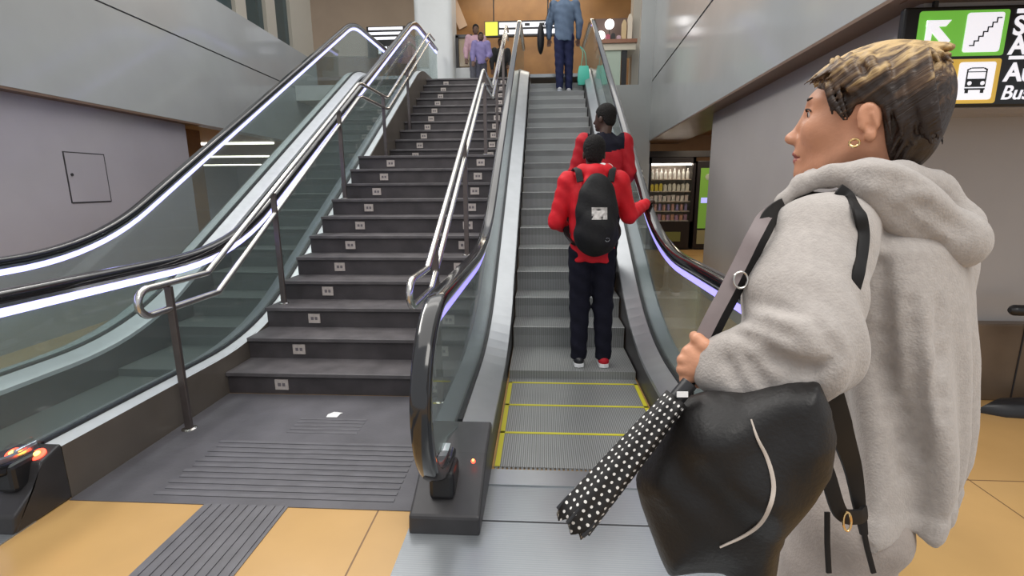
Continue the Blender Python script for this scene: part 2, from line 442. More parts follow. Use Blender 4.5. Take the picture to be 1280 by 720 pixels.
# shop windows over the left parapet
for i, (y0, y1) in enumerate(((8.15, 8.85), (9.2, 9.95), (10.35, 11.05))):
    t = struct('window_%d' % (i+1), slab(lambda y: XL(y)-.10, y0, y1, 4.36, 7, .03, -1), M['dglass'])
for y0, y1 in ((8.85, 9.2), (9.95, 10.35), (11.05, 12.2)):
    struct('trim_6', slab(lambda y: XL(y)-.03, y0, y1, 4.36, 7, .12, -1), M['beige'])
# access hatch in the lower left wall
def Pw(y): return Vector((XL(y)-.14, y, 0))
t = empty('access_panel', (XL(5.4)-.14, 5.4, 1.37), 'flush grey access hatch with a dark outline in the lower left wall', 'access panel')
slab(lambda y: XL(y)-.137, 5.16, 5.68, 1.37, 1.89, .02, -1).build('door', M['panel_low'], t)
mb = MB()
for y0, y1, z0, z1 in ((5.145, 5.16, 1.36, 1.9), (5.68, 5.69, 1.36, 1.9), (5.16, 5.68, 1.355, 1.37), (5.16, 5.68, 1.89, 1.9)):
    mb.prism([(XL(y0)-.136, y0), (XL(y1)-.136, y1), (XL(y1)-.16, y1), (XL(y0)-.16, y0)], z0, z1, axis='Z')
mb.build('frame', M['charcoal'], t)
mb = MB(); mb.tube([(XL(5.21)-.137, 5.21, 1.66), (XL(5.21)-.128, 5.21, 1.66)], .016, 12); mb.build('lock', M['charcoal'], t)
# right fascia, soffit, recessed wall
struct('wall_right_fascia', slab(XRt, 1.5, 12.3, 2.45, 3.66, .12, 1), M['panel'])
struct('wall_right_parapet', slab(XRt, 1.5, 12.3, 3.69, 7, .12, 1), M['panel'])
struct('trim_7', slab(lambda y: XRt(y)+.014, 1.5, 12.3, 3.655, 3.695, .09, 1), M['seam'])
struct('trim_8', MB().prism([(XRt(1.5), 1.5), (XRt(12.3), 12.3), (XRw(12.3)+.5, 12.3), (XRw(1.5)+.5, 1.5)], 2.43, 2.452, axis='Z'), M['brown'])
struct('wall_right', slab(XRw, 3.6, 7.13, 0, 2.43, 4, 1), M['panel_right'])
struct('wall_right_bulkhead', slab(XRw, 2.95, 3.6, 1.93, 2.43, 4, 1), M['panel_right'])
struct('baseboard_right', MB().box(XRw(3.6)-.0, 6.2, 3.50, 3.598, 0, .56), M['plinth'], bevel=.01)
mb = MB()
for x in (3.3,): mb.box(x, x+.008, 3.494, 3.51, 0, .56)
struct('trim_9', mb, M['seam'])
struct('trim_10', MB().box(1.85, 6.2, 2.0, 2.96, 2.425, 2.45), M['brown'])
# far lower gallery under the right fascia
struct('wall_right_far', MB().box(1.08, 2.36, 11.6, 11.7, 0, 3.62).box(2.06, 2.36, 11.6, 11.7, 3.62, 7), M['panel'])
struct('wall_gallery_right', MB().box(2.2, 9, 14.5, 14.7, 0, 2.8), M['orange'])
struct('ceiling_right', slab(lambda y: XRt(y)+.2, 7.3, 14.5, 2.8, 2.9, 6, 1), M['orange'])
struct('trim_11', MB().box(2.40, 4.3, 11.84, 12.1, 2.11, 2.24), M['seam'])
# far lower gallery behind the left wall
struct('ceiling_left', MB().box(-15, -5.25, 7.3, 34, 2.44, 2.56), M['tanwall'])
struct('wall_gallery_left', MB().box(-15, -2.8, 24, 24.2, 0, 3.4), M['panel_low'])
struct('wall_blocker_side', MB().box(-15, -14.8, 5, 24, 0, 2.5), M['panel_low'])  # added to shut world light out of the gallery
struct('wall_blocker_front', MB().box(-15, -5.4, 5, 5.1, 0, 2.5), M['panel_low'])  # added unseen, closes the gallery's near side against world light
struct('wall_under_stairs', MB().box(-4.2, 1.0, 11.72, 11.8, 0, 3.3), M['panel_low'])
struct('wall_gallery_end', MB().box(-6.2, -5.75, 8.0, 8.4, 0, 2.44), M['orange'])
for i, y in enumerate((10.6, 15.2, 21.)):
    o = MB().box(-12.5+i*-1., -5.7-i*.9, y, y+.09, 2.40, 2.438).build('strip_light', M['lampw'])
    tag(root_here(o), ('nearest', 'middle', 'farthest')[i]+' of three linear ceiling lights in the gallery seen through the left escalator glass', 'ceiling light', 'gallery strip lights')
# upper floor
struct('floor_upper', MB().box(-5.3, 1.06, 10.9, 11.72, 3.3, ZU).box(-5.3, 6, 11.72, 24, 3.3, ZU), M['colw'])
struct('wall_back', MB().box(-9, 9, 15.6, 15.8, ZU, 8), M['orange'])
struct('wall_back_left', MB().box(-6.5, -2.6, 14.2, 14.35, ZU+1.35, 8), M['tanwall'])
struct('ceiling', MB().box(-9, 9, 13.2, 15.6, 7.0, 7.15), M['ceil'])
o = MB().box(-1.9, 1.05, 14.3, 15.0, 6.82, 6.998).build('ceiling_light', M['lampw'])
tag(root_here(o), 'long white ceiling light over the upper hall', 'ceiling light')
struct('wall_upper_column', MB().box(-3.05, -2.15, 12.6, 13.4, ZU, 8), M['colw'], bevel=.12, bseg=4)
struct('trim_12', MB().box(2.10, 2.28, 12.9, 13.3, ZU, 7.5), M['beige'])

# ================================================================== ESCALATORS
def esc_profile(dy, zd=.26):
    """handrail top line and deck line in (y,z)"""
    Yf, R, zt = 1.68+dy, .42, 1.07
    cy, cz = Yf+R, zt-R
    arc = [(cy+R*math.cos(math.radians(a)), cz+R*math.sin(math.radians(a))) for a in range(-80, -275, -9)]
    knee = 4.583+dy+(zt-1.463)/SL
    zp = 4.60; yk = 4.583+dy+(zp-1.463)/SL
    line = fillet([(cy, zt), (knee, zt), (yk, zp), (yk+2.1, zp)], [2.6, 1.6], 10)
    rail = arc+line[1:]
    dz = 1.07-.26
    kd = knee+.12
    deck = fillet([(cy-.12, zd), (kd-(.26-zd)/SL, zd), (yk+.05, zp-.86), (yk+2.1, zp-.86)], [2.6, 1.6], 10)
    return rail, deck
def offset_path(p, d):
    out = []
    for i in range(len(p)):
        a = p[max(i-1, 0)]; b = p[min(i+1, len(p)-1)]; ty, tz = b[0]-a[0], b[1]-a[1]; l = math.hypot(ty, tz)
        out.append((p[i][0]+tz/l*d, p[i][1]-ty/l*d))
    return out
RSEC = [(-.040, -.004), (-.036, .004), (-.024, .010), (.024, .010), (.036, .004), (.041, -.006), (.041, -.034), (.034, -.046), (.022, -.048), (-.022, -.048), (-.034, -.046), (-.041, -.034)]
def balustrade(root, x, sgn, dy, ledm, skirt_m, deck_in, deck_out, inner, outer, zd, short, led_n=None):
    """x rail centre; sgn=+1 when the steps are to the right of it"""
    rail, deck = esc_profile(dy, zd)
    y0 = deck[0][0]; deck = [(y0+short, zd)]+[q for q in deck if q[0] > y0+short+.03]
    MB().sweep(offset_path(rail, .010), RSEC, x).build('handrail', M['rubber'], root, smooth=True)
    low = offset_path(rail, .068)
    i0 = 4
    MB().sweep(low, [(-.018, -.010), (-.018, .016), (.018, .016), (.018, -.010)], x).build('handrail_guide', M['steel'], root)
    MB().sweep(offset_path(rail[:led_n], .098)[8:], [(-.013, -.022), (-.013, .020), (.013, .020), (.013, -.022)], x).build('led_strip', ledm, root)
    g = offset_path(rail, .115)
    poly = g+[(deck[-1][0], deck[-1][1]-.02)]+[(a, b-.02) for a, b in deck[::-1]]
    MB().prism(poly, x-.006, x+.006).build('glass_panel', M['glass'], root)
    s = sgn
    def strip(xa, xb, za, zb, name, m):
        MB().sweep(deck, [(xa, za), (xb, zb), (xb, zb-.03), (xa, za-.03)], 0).build(name, m, root)
    strip(x+s*.010, inner, .0, -.045, 'inner_deck', deck_in)
    strip(x-s*.010, outer, .0, -.012, 'outer_deck', deck_out)
    MB().sweep(deck, [(x-.02, .012), (x+.02, .012), (x+.02, -.03), (x-.02, -.03)], 0).build('glass_seal', M['black'], root)
    dk = deck
    # inner skirt beside the steps
    MB().prism([(a, b-.05) for a, b in dk]+[(a, b-.62) if b > .6 else (a, -.0) for a, b in dk[::-1]], inner-s*.001, inner-s*.012).build('skirt', M['charcoal'], root)
    # outer cladding down to the floor / stair
    und = [(dk[-1][0], dk[-1][1]-1.0)]+[(a, max(0, b-1.0)) for a, b in dk[::-1]]
    MB().prism([(a, b-.012) for a, b in dk]+und, outer-s*.001, outer+s*.015).build('cladding', skirt_m, root)
    # newel base where the handrail runs in
    a, b = sorted((outer, inner))
    MB().prism([(y0-.06, 0), (y0+short, 0), (y0+short, zd+.004), (y0+short*.5, zd-.035), (y0+.08, zd-.12), (y0-.045, .085)], a-.002, b+.002).build('newel_base', M['charcoal'], root, bevel=.012)
    MB().box(x-.058, x+.058, y0+.02, y0+.18, zd-.14, zd-.005).build('handrail_inlet', M['black'], root, bevel=.02)
    MB().box(x-.012, x+.012, y0+.10, y0+.2, zd-.05, zd+.03).build('glass_clamp', M['steel'], root, bevel=.006)
    return rail, deck
def step_poly(y, z): return [(y, z), (y+.005, z+.004), (y+.36, z+.004), (y+.36, z-.045), (y+.045, z-.05), (y+.03, z-.215), (y+.006, z-.215), (y+.012, z-.08)]
def escalator(name, label, xl, xr, il, ir, ol, orr, dy, led, m_in_l, m_in_r, m_out_l, m_out_r, stepm, yellow, cl, cr, zd, short):
    root = empty(name, ((xl+xr)/2, 1.9+dy, 0), label, 'escalator')
    balustrade(root, xl, 1, dy, led, cl, m_in_l, m_out_l, il, ol, zd, short, 38 if yellow else None)
    balustrade(root, xr, -1, dy, led, cr, m_in_r, m_out_r, ir, orr, zd, short, 38 if yellow else None)
    a, b = il+.014, ir-.014
    # flat lower steps, then the climb
    st = [(2.47+dy+.40*k, .012) for k in range(3)]+[(3.70+dy, .02), (3.98+dy, .085)]+[(4.35+dy+.347*k, .26+.1937*k) for k in range(18)]
    st = [q for q in st if q[1] < ZU-.05]
    for i, (y, z) in enumerate(st):
        if 3 <= i <= 3: continue
        if i < 3: mb = MB().box(a, b, y, y+.40 if i < 2 else 3.99+dy, z-.05, z)
        elif i == 4: mb = MB().prism([(y-.23, .075), (y+.40, .075), (y+.40, .03), (y-.20, .03), (y-.20, .0), (y-.23, .0)], a, b)
        else: mb = MB().prism(step_poly(y, z), a, b)
        o = mb.build('step', stepm, root)
        if yellow and i < 3:
            m2 = MB().box(a+.002, a+.03, y, y+.39, z, z+.003).box(b-.03, b-.002, y, y+.39, z, z+.003).box(a+.002, b-.002, y+.372, y+.392, z, z+.003)
            m2.build('edge_line', M['yellow'], o)
    ytop = st[-1][0]+.34
    MB().box(a, b, ytop, ytop+1.6, ZU-.06, ZU).build('upper_comb_plate', M['plate'], root)
    # comb and floor plate
    mb = MB().box(a-.03, b+.03, 2.30+dy, 2.44+dy, 0, .014)
    n = 42
    for i in range(n):
        x = a+(b-a)*(i+.5)/n; mb.prism([(2.44+dy, .014), (2.505+dy, .004), (2.44+dy, .0)], x-.006, x+.006)
    mb.build('comb', M['deckd'], root)
    MB().box(ol if not yellow else -.595, orr, -1.2+dy, 2.02+dy, 0, .006).build('floor_plate', M['plate'], root)
    MB().box(il-.02, ir+.02, 2.03+dy, 2.30+dy, 0, .006).build('floor_plate', M['plate'], root)
    MB().box(il-.02, ir+.02, 2.02+dy, 2.03+dy, 0, .004).build('plate_joint', M['seam'], root)
    return root, st
escR, stepsR = escalator('escalator', 'escalator on the right carrying two people in red jackets, with yellow edged lower steps', -.45, .90, -.27, .75, -.585, 1.04, 0, M['ledv'],
    M['deckd'], M['deckd'], M['deckd'], M['deckd'], M['step'], True, M['charcoal'], M['charcoal'], .26, .52)
escL, stepsL = escalator('escalator', 'empty escalator left of the stairs with bright white light strips under its handrails', -3.62, -2.45, -3.46, -2.61, -3.78, -2.345, -.10, M['led'],
    M['deckw'], M['deckd'], M['deckw'], M['deckw'], M['stepg'], False, M['taupe'], M['taupe'], .295, .22)
# traffic lamps on the newel bases
def lamp(root, p, r, cat):
    o = MB().lathe([(r*1.25, -.004), (r*1.25, .004), (r, .008)], p, 18, 0, (Vector((1, 0, 0)), Vector((0, .9, .436)), Vector((0, -.436, .9)))).build('signal_lamp', M['red'], root, smooth=False)
    MB().lathe([(r*.55, .0), (r*.5, .006), (r*.2, .011)], Vector(p)+Vector((0, -.436, .9))*.006, 14, 0, (Vector((1, 0, 0)), Vector((0, .9, .436)), Vector((0, -.436, .9)))).build('bulb', M['redcore'], o)
lamp(escL, (-2.395, 2.03, .278), .026, 0)
lamp(escL, (-2.52, 2.03, .278), .026, 0)
lamp(escR, (-.325, 2.16, .225), .008, 0)

# ================================================================== STAIRCASE
stair = empty('staircase', (-1.47, STAIR_Y, 0), 'wide dark stone staircase between the two escalators with pale stickers on its risers', 'staircase')
XA, XB = -2.342, -.60
sy = []
for k in range(1, 22):
    y = STAIR_Y+TR*(k-1)+(LAND-TR+.02 if k > 11 else 0); sy.append(y)
    dep = LAND if k == 11 else (TR if k < 21 else 1.2)
    z = RI*k
    mb = MB().box(XA, XB, y+.012, y+dep+.03, z-RI, z-.03)
    o = mb.build('step', M['stair'], stair)
    MB().box(XA, XB, y-.012, y+dep+.02, z-.03, z).build('tread', M['tread'], o, bevel=.004)
    for x in (-1.93, -.78):
        if k > 11: x -= .02
        mb = MB().box(x-.05, x+.05, y+.004, y+.0125, z-.135, z-.055)
        for a_, b_, c_, d_ in ((-.028, -.004, -.108, -.082), (.006, .028, -.108, -.082)): mb.box(x+a_, x+b_, y+.003, y+.006, z+c_, z+d_, 1)
        mb.build('sticker', [M['sticker'], M['stickerd']], o)
# ================================================================== STAIR HANDRAILS
def nose(y):
    if y < sy[10]: return RI+SL*1.01*(y-STAIR_Y)
    return None
def stair_rail(label, x, yend, yk, zf, drop, posts, endstyle):
    root = empty('stair_handrail', (x, yend, 0), label, 'handrail')
    y11, y12 = sy[10], sy[11]
    zl = RI*11
    def zr(y): return zf+(RI/TR)*(y-yk)
    zL = zr(y11-.05)
    y21 = sy[20]
    def line(dz):
        return [(x, yk+.0, zf-dz), (x, y11-.05, zL-dz), (x, y12-.3, zL-dz), (x, y21-.05, zL+(RI/TR)*(y21-.05-y12+.3)-dz), (x, y21+.45, zL+(RI/TR)*(y21-.05-y12+.3)-dz)]
    up, lo = line(0), line(drop)
    r = .021
    # closed loop end: upper rail runs level, turns down and returns as the lower rail
    e = yend+drop/2
    loop = [(x, e+drop/2*math.cos(math.radians(a)), zf-drop/2+drop/2*math.sin(math.radians(a))) for a in range(100, 261, 16)]
    MB().tube(fillet3([(x, yk, zf)]+up[1:], .10), r, 12).build('upper_rail', M['rail'], root, smooth=True)
    MB().tube(fillet3([(x, yk+.08, zf-drop)]+[(x, yk+.09, zf-drop+.006)]+lo[1:], .10), r, 12).build('lower_rail', M['rail'], root, smooth=True)
    MB().tube([(x, yk, zf), (x, e, zf)]+loop+[(x, e, zf-drop), (x, yk+.09, zf-drop+.004)], r, 12).build('rail_end', M['rail'], root, smooth=True)
    for py in posts:
        k = sum(1 for q in sy if q <= py); zb = RI*k
        if py < yk: zt = zf-drop
        elif py < y11-.05: zt = zr(py)-drop
        elif py < y12-.3: zt = zL-drop
        else: zt = zL+(RI/TR)*(py-y12+.3)-drop
        mb = MB().box(x-.022, x+.022, py-.012, py+.012, zb, zt+drop-.02)
        p = mb.build('post', M['post'], root, bevel=.003)
        MB().lathe([(.045, 0), (.045, .008), (.03, .014)], (x, py, zb), 16).build('post_foot', M['rail'], p)
    return root
stair_rail('steel double handrail on the left side of the stairs, beside the empty escalator', -2.25, 2.58, 3.18, .955, .155, (2.82, 4.12, 5.66, 7.3, 8.7), 0)
stair_rail('steel double handrail on the right side of the stairs, beside the busy escalator', -.72, 2.62, 3.06, 1.01, .155, (3.3, 4.72, 6.5, 8.2, 9.6), 0)

# paper scrap
o = MB().grid([[(-1.44, 3.02, .0055), (-1.40, 3.015, .008), (-1.365, 3.02, .006)], [(-1.445, 3.06, .006), (-1.40, 3.055, .014), (-1.36, 3.065, .009)], [(-1.42, 3.10, .0055), (-1.39, 3.09, .009), (-1.35, 3.085, .0065)]]).build('paper_scrap', M['white'])
sol = o.modifiers.new('thick', 'SOLIDIFY'); sol.thickness = .0008
tag(root_here(o), 'crumpled white paper scrap on the dark floor before the stairs', 'litter')
# ================================================================== THINGS AROUND THE HALL
M['peach'] = mat('peach cloth', (.62, .45, .33), .6)
mp = lambda n, c, r=.5, **k: mat(n, c, r, **k)
# --- vending machine below the right fascia
M['vend'] = mp('dark cabinet', (.018, .014, .014), .3)
M['vint'] = mp('vending interior', (.5, .42, .36), .5)
M['clear'] = glass_mat('clear shop glass', (.95, .96, .95), .02)
vm = empty('vending_machine', (2.95, 12.2, 0), 'dark snack vending machine with lit shelves, beyond the right escalator handrail', 'vending machine')
MB().box(2.42, 2.47, 11.85, 12.55, .05, 2.1).box(3.40, 3.46, 11.85, 12.55, .05, 2.1).box(2.42, 3.46, 12.5, 12.55, .05, 2.1).box(2.42, 3.46, 11.85, 12.55, 1.97, 2.1).box(2.42, 3.46, 11.85, 12.55, .05, .66).build('cabinet', M['vend'], vm)
MB().box(2.47, 3.40, 12.44, 12.49, .66, 1.97).build('back_panel', M['vint'], vm)
shz = [.66, .88, 1.10, 1.33, 1.60]
for z in shz: MB().box(2.47, 3.40, 11.93, 12.44, z, z+.02).build('shelf', M['vint'], vm)
MB().box(2.49, 3.38, 11.90, 11.94, 1.93, 1.965).build('lamp', mat('vending lamp', (1, .9, .8), .5, emit=(1, .88, .78), estr=16), vm)
MB().box(2.47, 3.40, 11.875, 11.885, .66, 1.97).build('glass_door', M['clear'], vm)
MB().box(2.6, 3.2, 11.82, 11.85, .2, .42).build('delivery_flap', mp('olive flap', (.16, .17, .05), .4), vm)
MB().box(2.42, 3.46, 11.9, 12.5, 0, .05).build('plinth', M['black'], vm)
pc = [[(.75, .74, .7)]*3, [(.75, .6, .05), (.7, .68, .6)], [(.7, .6, .58), (.75, .7, .65)], [(.35, .3, .6), (.65, .35, .3)], [(.45, .25, .4), (.6, .3, .2)]]
pcm = [[mp('packet colour', c, .35) for c in r] for r in pc]
kinds = ['white bottle', 'yellow or pale carton', 'pale snack packet', 'violet or coral can', 'plum or rust packet']
places = ['top', 'second', 'middle', 'fourth', 'lowest']
for r in range(5):
    z = shz[4-r]+.021; n = 9
    for i in range(n):
        x = 2.53+.1*i
        m_ = pcm[r][0 if (r == 1 and i < 3) else (i % len(pcm[r]) if r != 1 else 1)]
        h = (.23, .17, .13, .15, .13)[r]*(1+.06*((i*7) % 3-1))
        mb = MB()
        if r == 0: mb.lathe([(.03, 0), (.034, .01), (.034, h*.6), (.014, h*.82), (.014, h)], (x, 12.0, z), 10)
        elif r == 3: mb.lathe([(.028, 0), (.034, .012), (.034, h-.012), (.027, h)], (x, 12.0, z), 10)
        elif r == 1: mb.prism([(x-.036, z), (x+.036, z), (x+.036, z+h*.8), (x, z+h), (x-.036, z+h*.8)], 11.96, 12.04, axis='Y')
        else: mb.prism([(x-.04, z), (x+.04, z), (x+.034, z+h*.5), (x+.041, z+h), (x-.041, z+h), (x-.034, z+h*.5)], 11.98, 12.03, axis='Y')
        o = mb.build(('bottle', 'carton', 'snack_packet', 'drink_can', 'snack_packet')[r], m_)
        tag(root_here(o), 'small %s on the %s shelf of the vending machine' % (kinds[r], places[r]), ('bottle', 'carton', 'packet', 'can', 'packet')[r], 'goods on the %s vending shelf' % places[r])
dm = empty('drink_machine', (3.75, 12.2, 0), 'narrow black machine with a tall green lit front, right of the snack vending machine', 'vending machine')
MB().box(3.50, 4.05, 11.86, 12.5, .05, 2.02).build('cabinet', M['vend'], dm, bevel=.01)
MB().box(3.50, 4.05, 11.9, 12.5, 0, .05).build('plinth', M['black'], dm)
MB().box(3.58, 3.93, 11.845, 11.86, .5, 1.86).build('front_panel', mat('green front', (.10, .2, .03), .3, emit=(.16, .3, .04), estr=.5), dm)
MB().box(3.58, 3.93, 11.84, 11.86, .14, .46).build('flap', mp('pale olive', (.32, .3, .16), .4), dm)
MB().lathe([(.07, 0), (.07, .006), (.05, .01)], (3.75, 11.842, 1.66), 16, 0, (Vector((1, 0, 0)), Vector((0, 0, 1)), Vector((0, -1, 0)))).build('emblem', mp('pale emblem', (.4, .45, .35), .4), dm)
MB().box(3.62, 3.9, 11.838, 11.85, 1.08, 1.2).build('display', mat('blue display', (.3, .3, .7), .3, emit=(.4, .4, .9), estr=1), dm)

# --- direction sign at the upper right
M['signw'] = mat('sign white', (.8, .8, .82), .4, emit=(.85, .86, .95), estr=.75)
M['signg'] = mat('sign green', (.16, .5, .06), .4, emit=(.2, .62, .07), estr=.45)
M['signo'] = mat('sign ochre', (.65, .42, .06), .4, emit=(.75, .48, .08), estr=.45)
M['signk'] = mp('sign black', (.008, .008, .009), .3)
sg = empty('direction_sign', (2.25, 2.9, 1.905), 'black lit wayfinding sign with a green stairs field above an ochre bus field', 'sign')
sy_ = 2.90
MB().box(1.845, 2.66, sy_, sy_+.045, 1.905, 2.395).build('case', M['signk'], sg, bevel=.012)
def rrect(x0, x1, z0, z1, r, y0, y1):
    poly = []
    for cx, cz, a0 in ((x1-r, z1-r, 0), (x0+r, z1-r, 90), (x0+r, z0+r, 180), (x1-r, z0+r, 270)):
        poly += [(cx+r*math.cos(math.radians(a0+k*22.5)), cz+r*math.sin(math.radians(a0+k*22.5))) for k in range(5)]
    return MB().prism(poly, y0, y1, axis='Y')
f1 = rrect(1.917, 2.352, 2.155, 2.372, .012, sy_-.004, sy_+.002).build('green_field', M['signg'], sg)
f2 = rrect(1.917, 2.352, 1.922, 2.140, .012, sy_-.004, sy_+.002).build('ochre_field', M['signo'], sg)
w1 = rrect(2.148, 2.325, 2.172, 2.358, .012, sy_-.009, sy_-.003).build('stairs_pictogram', M['signw'], f1)
w2 = rrect(2.148, 2.325, 1.940, 2.124, .012, sy_-.009, sy_-.003).build('bus_pictogram', M['signw'], f2)
def arrow(cx, cz, k):
    mb = MB()
    for n_, A in enumerate(([(-.062, .062), (.050, .062), (.028, .034), (-.062, .034)], [(-.062, .062), (-.034, .062), (-.034, -.028), (-.062, -.050)], [(-.056, .030), (-.030, .056), (.058, -.032), (.032, -.058)])):
        mb.prism([(cx+a*k, cz+b*k) for a, b in A], sy_-.009-.0003*n_, sy_-.003, axis='Y')
    return mb
arrow(2.02, 2.262, 1.05).build('arrow', M['signw'], f1)
mb = MB(); x, z = 2.175, 2.20
for i in range(6):
    mb.box(x, x+.024, sy_-.011, sy_-.008, z, z+.0055); mb.box(x+.019, x+.0245, sy_-.011, sy_-.008, z, z+.023); x += .019; z += .0215
mb.box(x, x+.024, sy_-.011, sy_-.008, z, z+.0055)
mb.build('stairs_mark', M['signk'], f1)
mb = MB()
yb0, yb1 = sy_-.011, sy_-.008; bx, bz = 2.2365, 2.03
def bar(x0, x1, z0, z1): mb.box(bx+x0, bx+x1, yb0, yb1, bz+z0, bz+z1)
bar(-.05, .05, -.028, .012); bar(-.05, -.044, .012, .06); bar(.044, .05, .012, .06); bar(-.046, .046, .044, .048); bar(-.03, .03, .062, .067)
mb.prism([(bx-.05, bz+.058), (bx-.034, bz+.066), (bx-.03, bz+.062), (bx-.044, bz+.054)], yb0, yb1, axis='Y'); mb.prism([(bx+.05, bz+.058), (bx+.044, bz+.054), (bx+.03, bz+.062), (bx+.034, bz+.066)], yb0, yb1, axis='Y')
bar(-.05, .05, -.042, -.034); bar(-.046, -.03, -.058, -.042); bar(.03, .046, -.058, -.042)
mb.build('bus_mark', M['signk'], f2)
mb = MB()
for sx in (-.032, .032): mb.lathe([(.010, 0), (.010, .003)], (bx+sx, yb0-.001, bz-.010), 14, 0, (Vector((1, 0, 0)), Vector((0, 0, 1)), Vector((0, -1, 0))))
mb.build('bus_lamps', M['signw'], f2)
MB().box(2.385, 2.62, sy_-.006, sy_-.001, 2.352, 2.372).build('rule', M['signw'], sg)
MB().box(2.385, 2.62, sy_-.006, sy_-.001, 2.134, 2.150).build('rule', M['signw'], sg)
text('S', 'lettering', .125, (2.380, sy_-.003, 2.252), M['signw'], sg, bold=.003)
text('A', 'lettering', .125, (2.378, sy_-.003, 2.160), M['signw'], sg, bold=.003)
text('Au', 'lettering', .125, (2.378, sy_-.003, 2.030), M['signw'], sg, bold=.003)
text('Bus', 'lettering', .098, (2.376, sy_-.003, 1.940), M['signw'], sg, bold=.001, shear=.2)
for x in (2.0, 2.5): MB().box(x-.01, x+.01, sy_+.01, sy_+.03, 2.39, 2.43).build('hanger', M['black'], sg)

# --- barrier stand cut by the right edge
bs = empty('barrier_stand', (3.25, 3.36, 0), 'black stand at the right picture edge with low pointed foot and round ended arm', 'stand')
V0 = [(-.32, 0), (-.2, -.07), (.25, -.12), (.3, .0), (.25, .12), (-.2, .07)]
rows = [[(3.25+a*s_, 3.30+b*s_, z) for a, b in V0] for s_, z in ((1, .0), (1, .03), (.75, .085), (.2, .11))]
MB().grid(rows, True, 0, True).build('foot', M['black'], bs, smooth=True)
MB().tube([(3.35, 3.30, .09), (3.35, 3.30, .72)], .03, 14).build('post', M['black'], bs, smooth=True)
mb = MB(); mb.tube([(3.00, 3.30, .71), (3.015, 3.30, .71), (3.03, 3.30, .71), (3.53, 3.30, .70)], [.016, .03, .036, .036], 14); mb.build('arm', M['black'], bs, smooth=True)

# --- upper hall
us = empty('hanging_sign', (-.55, 13, 5.03), 'long hanging sign with yellow field and white bars above the right escalator head', 'sign')
MB().box(-1.42, .30, 13.0, 13.12, 5.03, 5.37).build('case', M['signk'], us)
MB().box(-1.40, -1.10, 12.985, 13.0, 5.05, 5.35).build('yellow_field', mat('sign yellow', (.6, .58, .03), .4, emit=(.8, .78, .08), estr=.7), us)
MB().box(-1.06, .27, 12.985, 13.0, 5.22, 5.33).build('text_bar', M['signw'], us)
MB().box(-1.06, .27, 12.985, 13.0, 5.07, 5.17).build('text_bar', M['signw'], us)
mb = MB()
for x in (-.45, -.1, .16): mb.box(x, x+.12, 12.975, 12.986, 5.245, 5.305)
mb.build('dark_mark', M['signk'], us)
for x in (-1.2, .1): MB().tube([(x, 13.25, 7.0), (x, 13.06, 6.9), (x, 13.06, 5.37)], .015).build('hanger', M['black'], us)
ls = empty('gallery_sign', (-3.9, 13.0, 4.9), 'small black board with white lines between the tops of the left escalator handrails', 'sign')
MB().box(-4.32, -3.35, 13.0, 13.1, 4.62, 5.32).build('board', M['signk'], ls)
for z in (5.24, 5.13, 5.02): MB().box(-4.27, -3.42, 12.985, 13.0, z, z+.06).build('text_bar', M['signw'], ls)
mb = MB()
for x in (-4.05, -3.9, -3.8): mb.box(x, x+.07, 12.985, 13.0, 4.7+.1*(x+4.05), 4.86)
mb.build('pictogram', M['signw'], ls)
MB().tube([(-3.9, 13.05, 3.6), (-3.9, 13.05, 4.62)], .03).build('post', M['charcoal'], ls)
dc = empty('glass_display_case', (-1.98, 13.2, 3.6), 'dark framed glass case beside the white column at the top of the stairs', 'display case')
MB().box(-2.16, -2.08, 13.1, 13.5, 4.35, 5.1).box(-1.8, -1.74, 13.1, 13.5, 4.35, 5.1).box(-2.16, -1.74, 13.1, 13.5, 5.05, 5.12).build('frame', M['charcoal'], dc)
MB().box(-2.08, -1.8, 13.15, 13.45, 4.4, 5.05).build('glass', mp('amber glass', (.3, .22, .12), .15), dc)
MB().box(-2.2, -1.70, 13.05, 13.55, 3.6, 4.35).build('cabinet', M['colw'], dc)
bn = empty('banner', (-2.55, 15.55, 6.0), 'slanting peach banner on the orange wall above the display case', 'banner')
MB().obox((-2.55, 15.57, 6.55), Vector((.92, 0, .38)), Vector((0, 1, 0)), Vector((-.38, 0, .92)), .13, .02, .62).build('cloth', M['peach'], bn)
MB().obox((-2.79, 15.56, 7.13), Vector((.92, 0, .38)), Vector((0, 1, 0)), Vector((-.38, 0, .92)), .15, .025, .02).build('rod', M['charcoal'], bn)
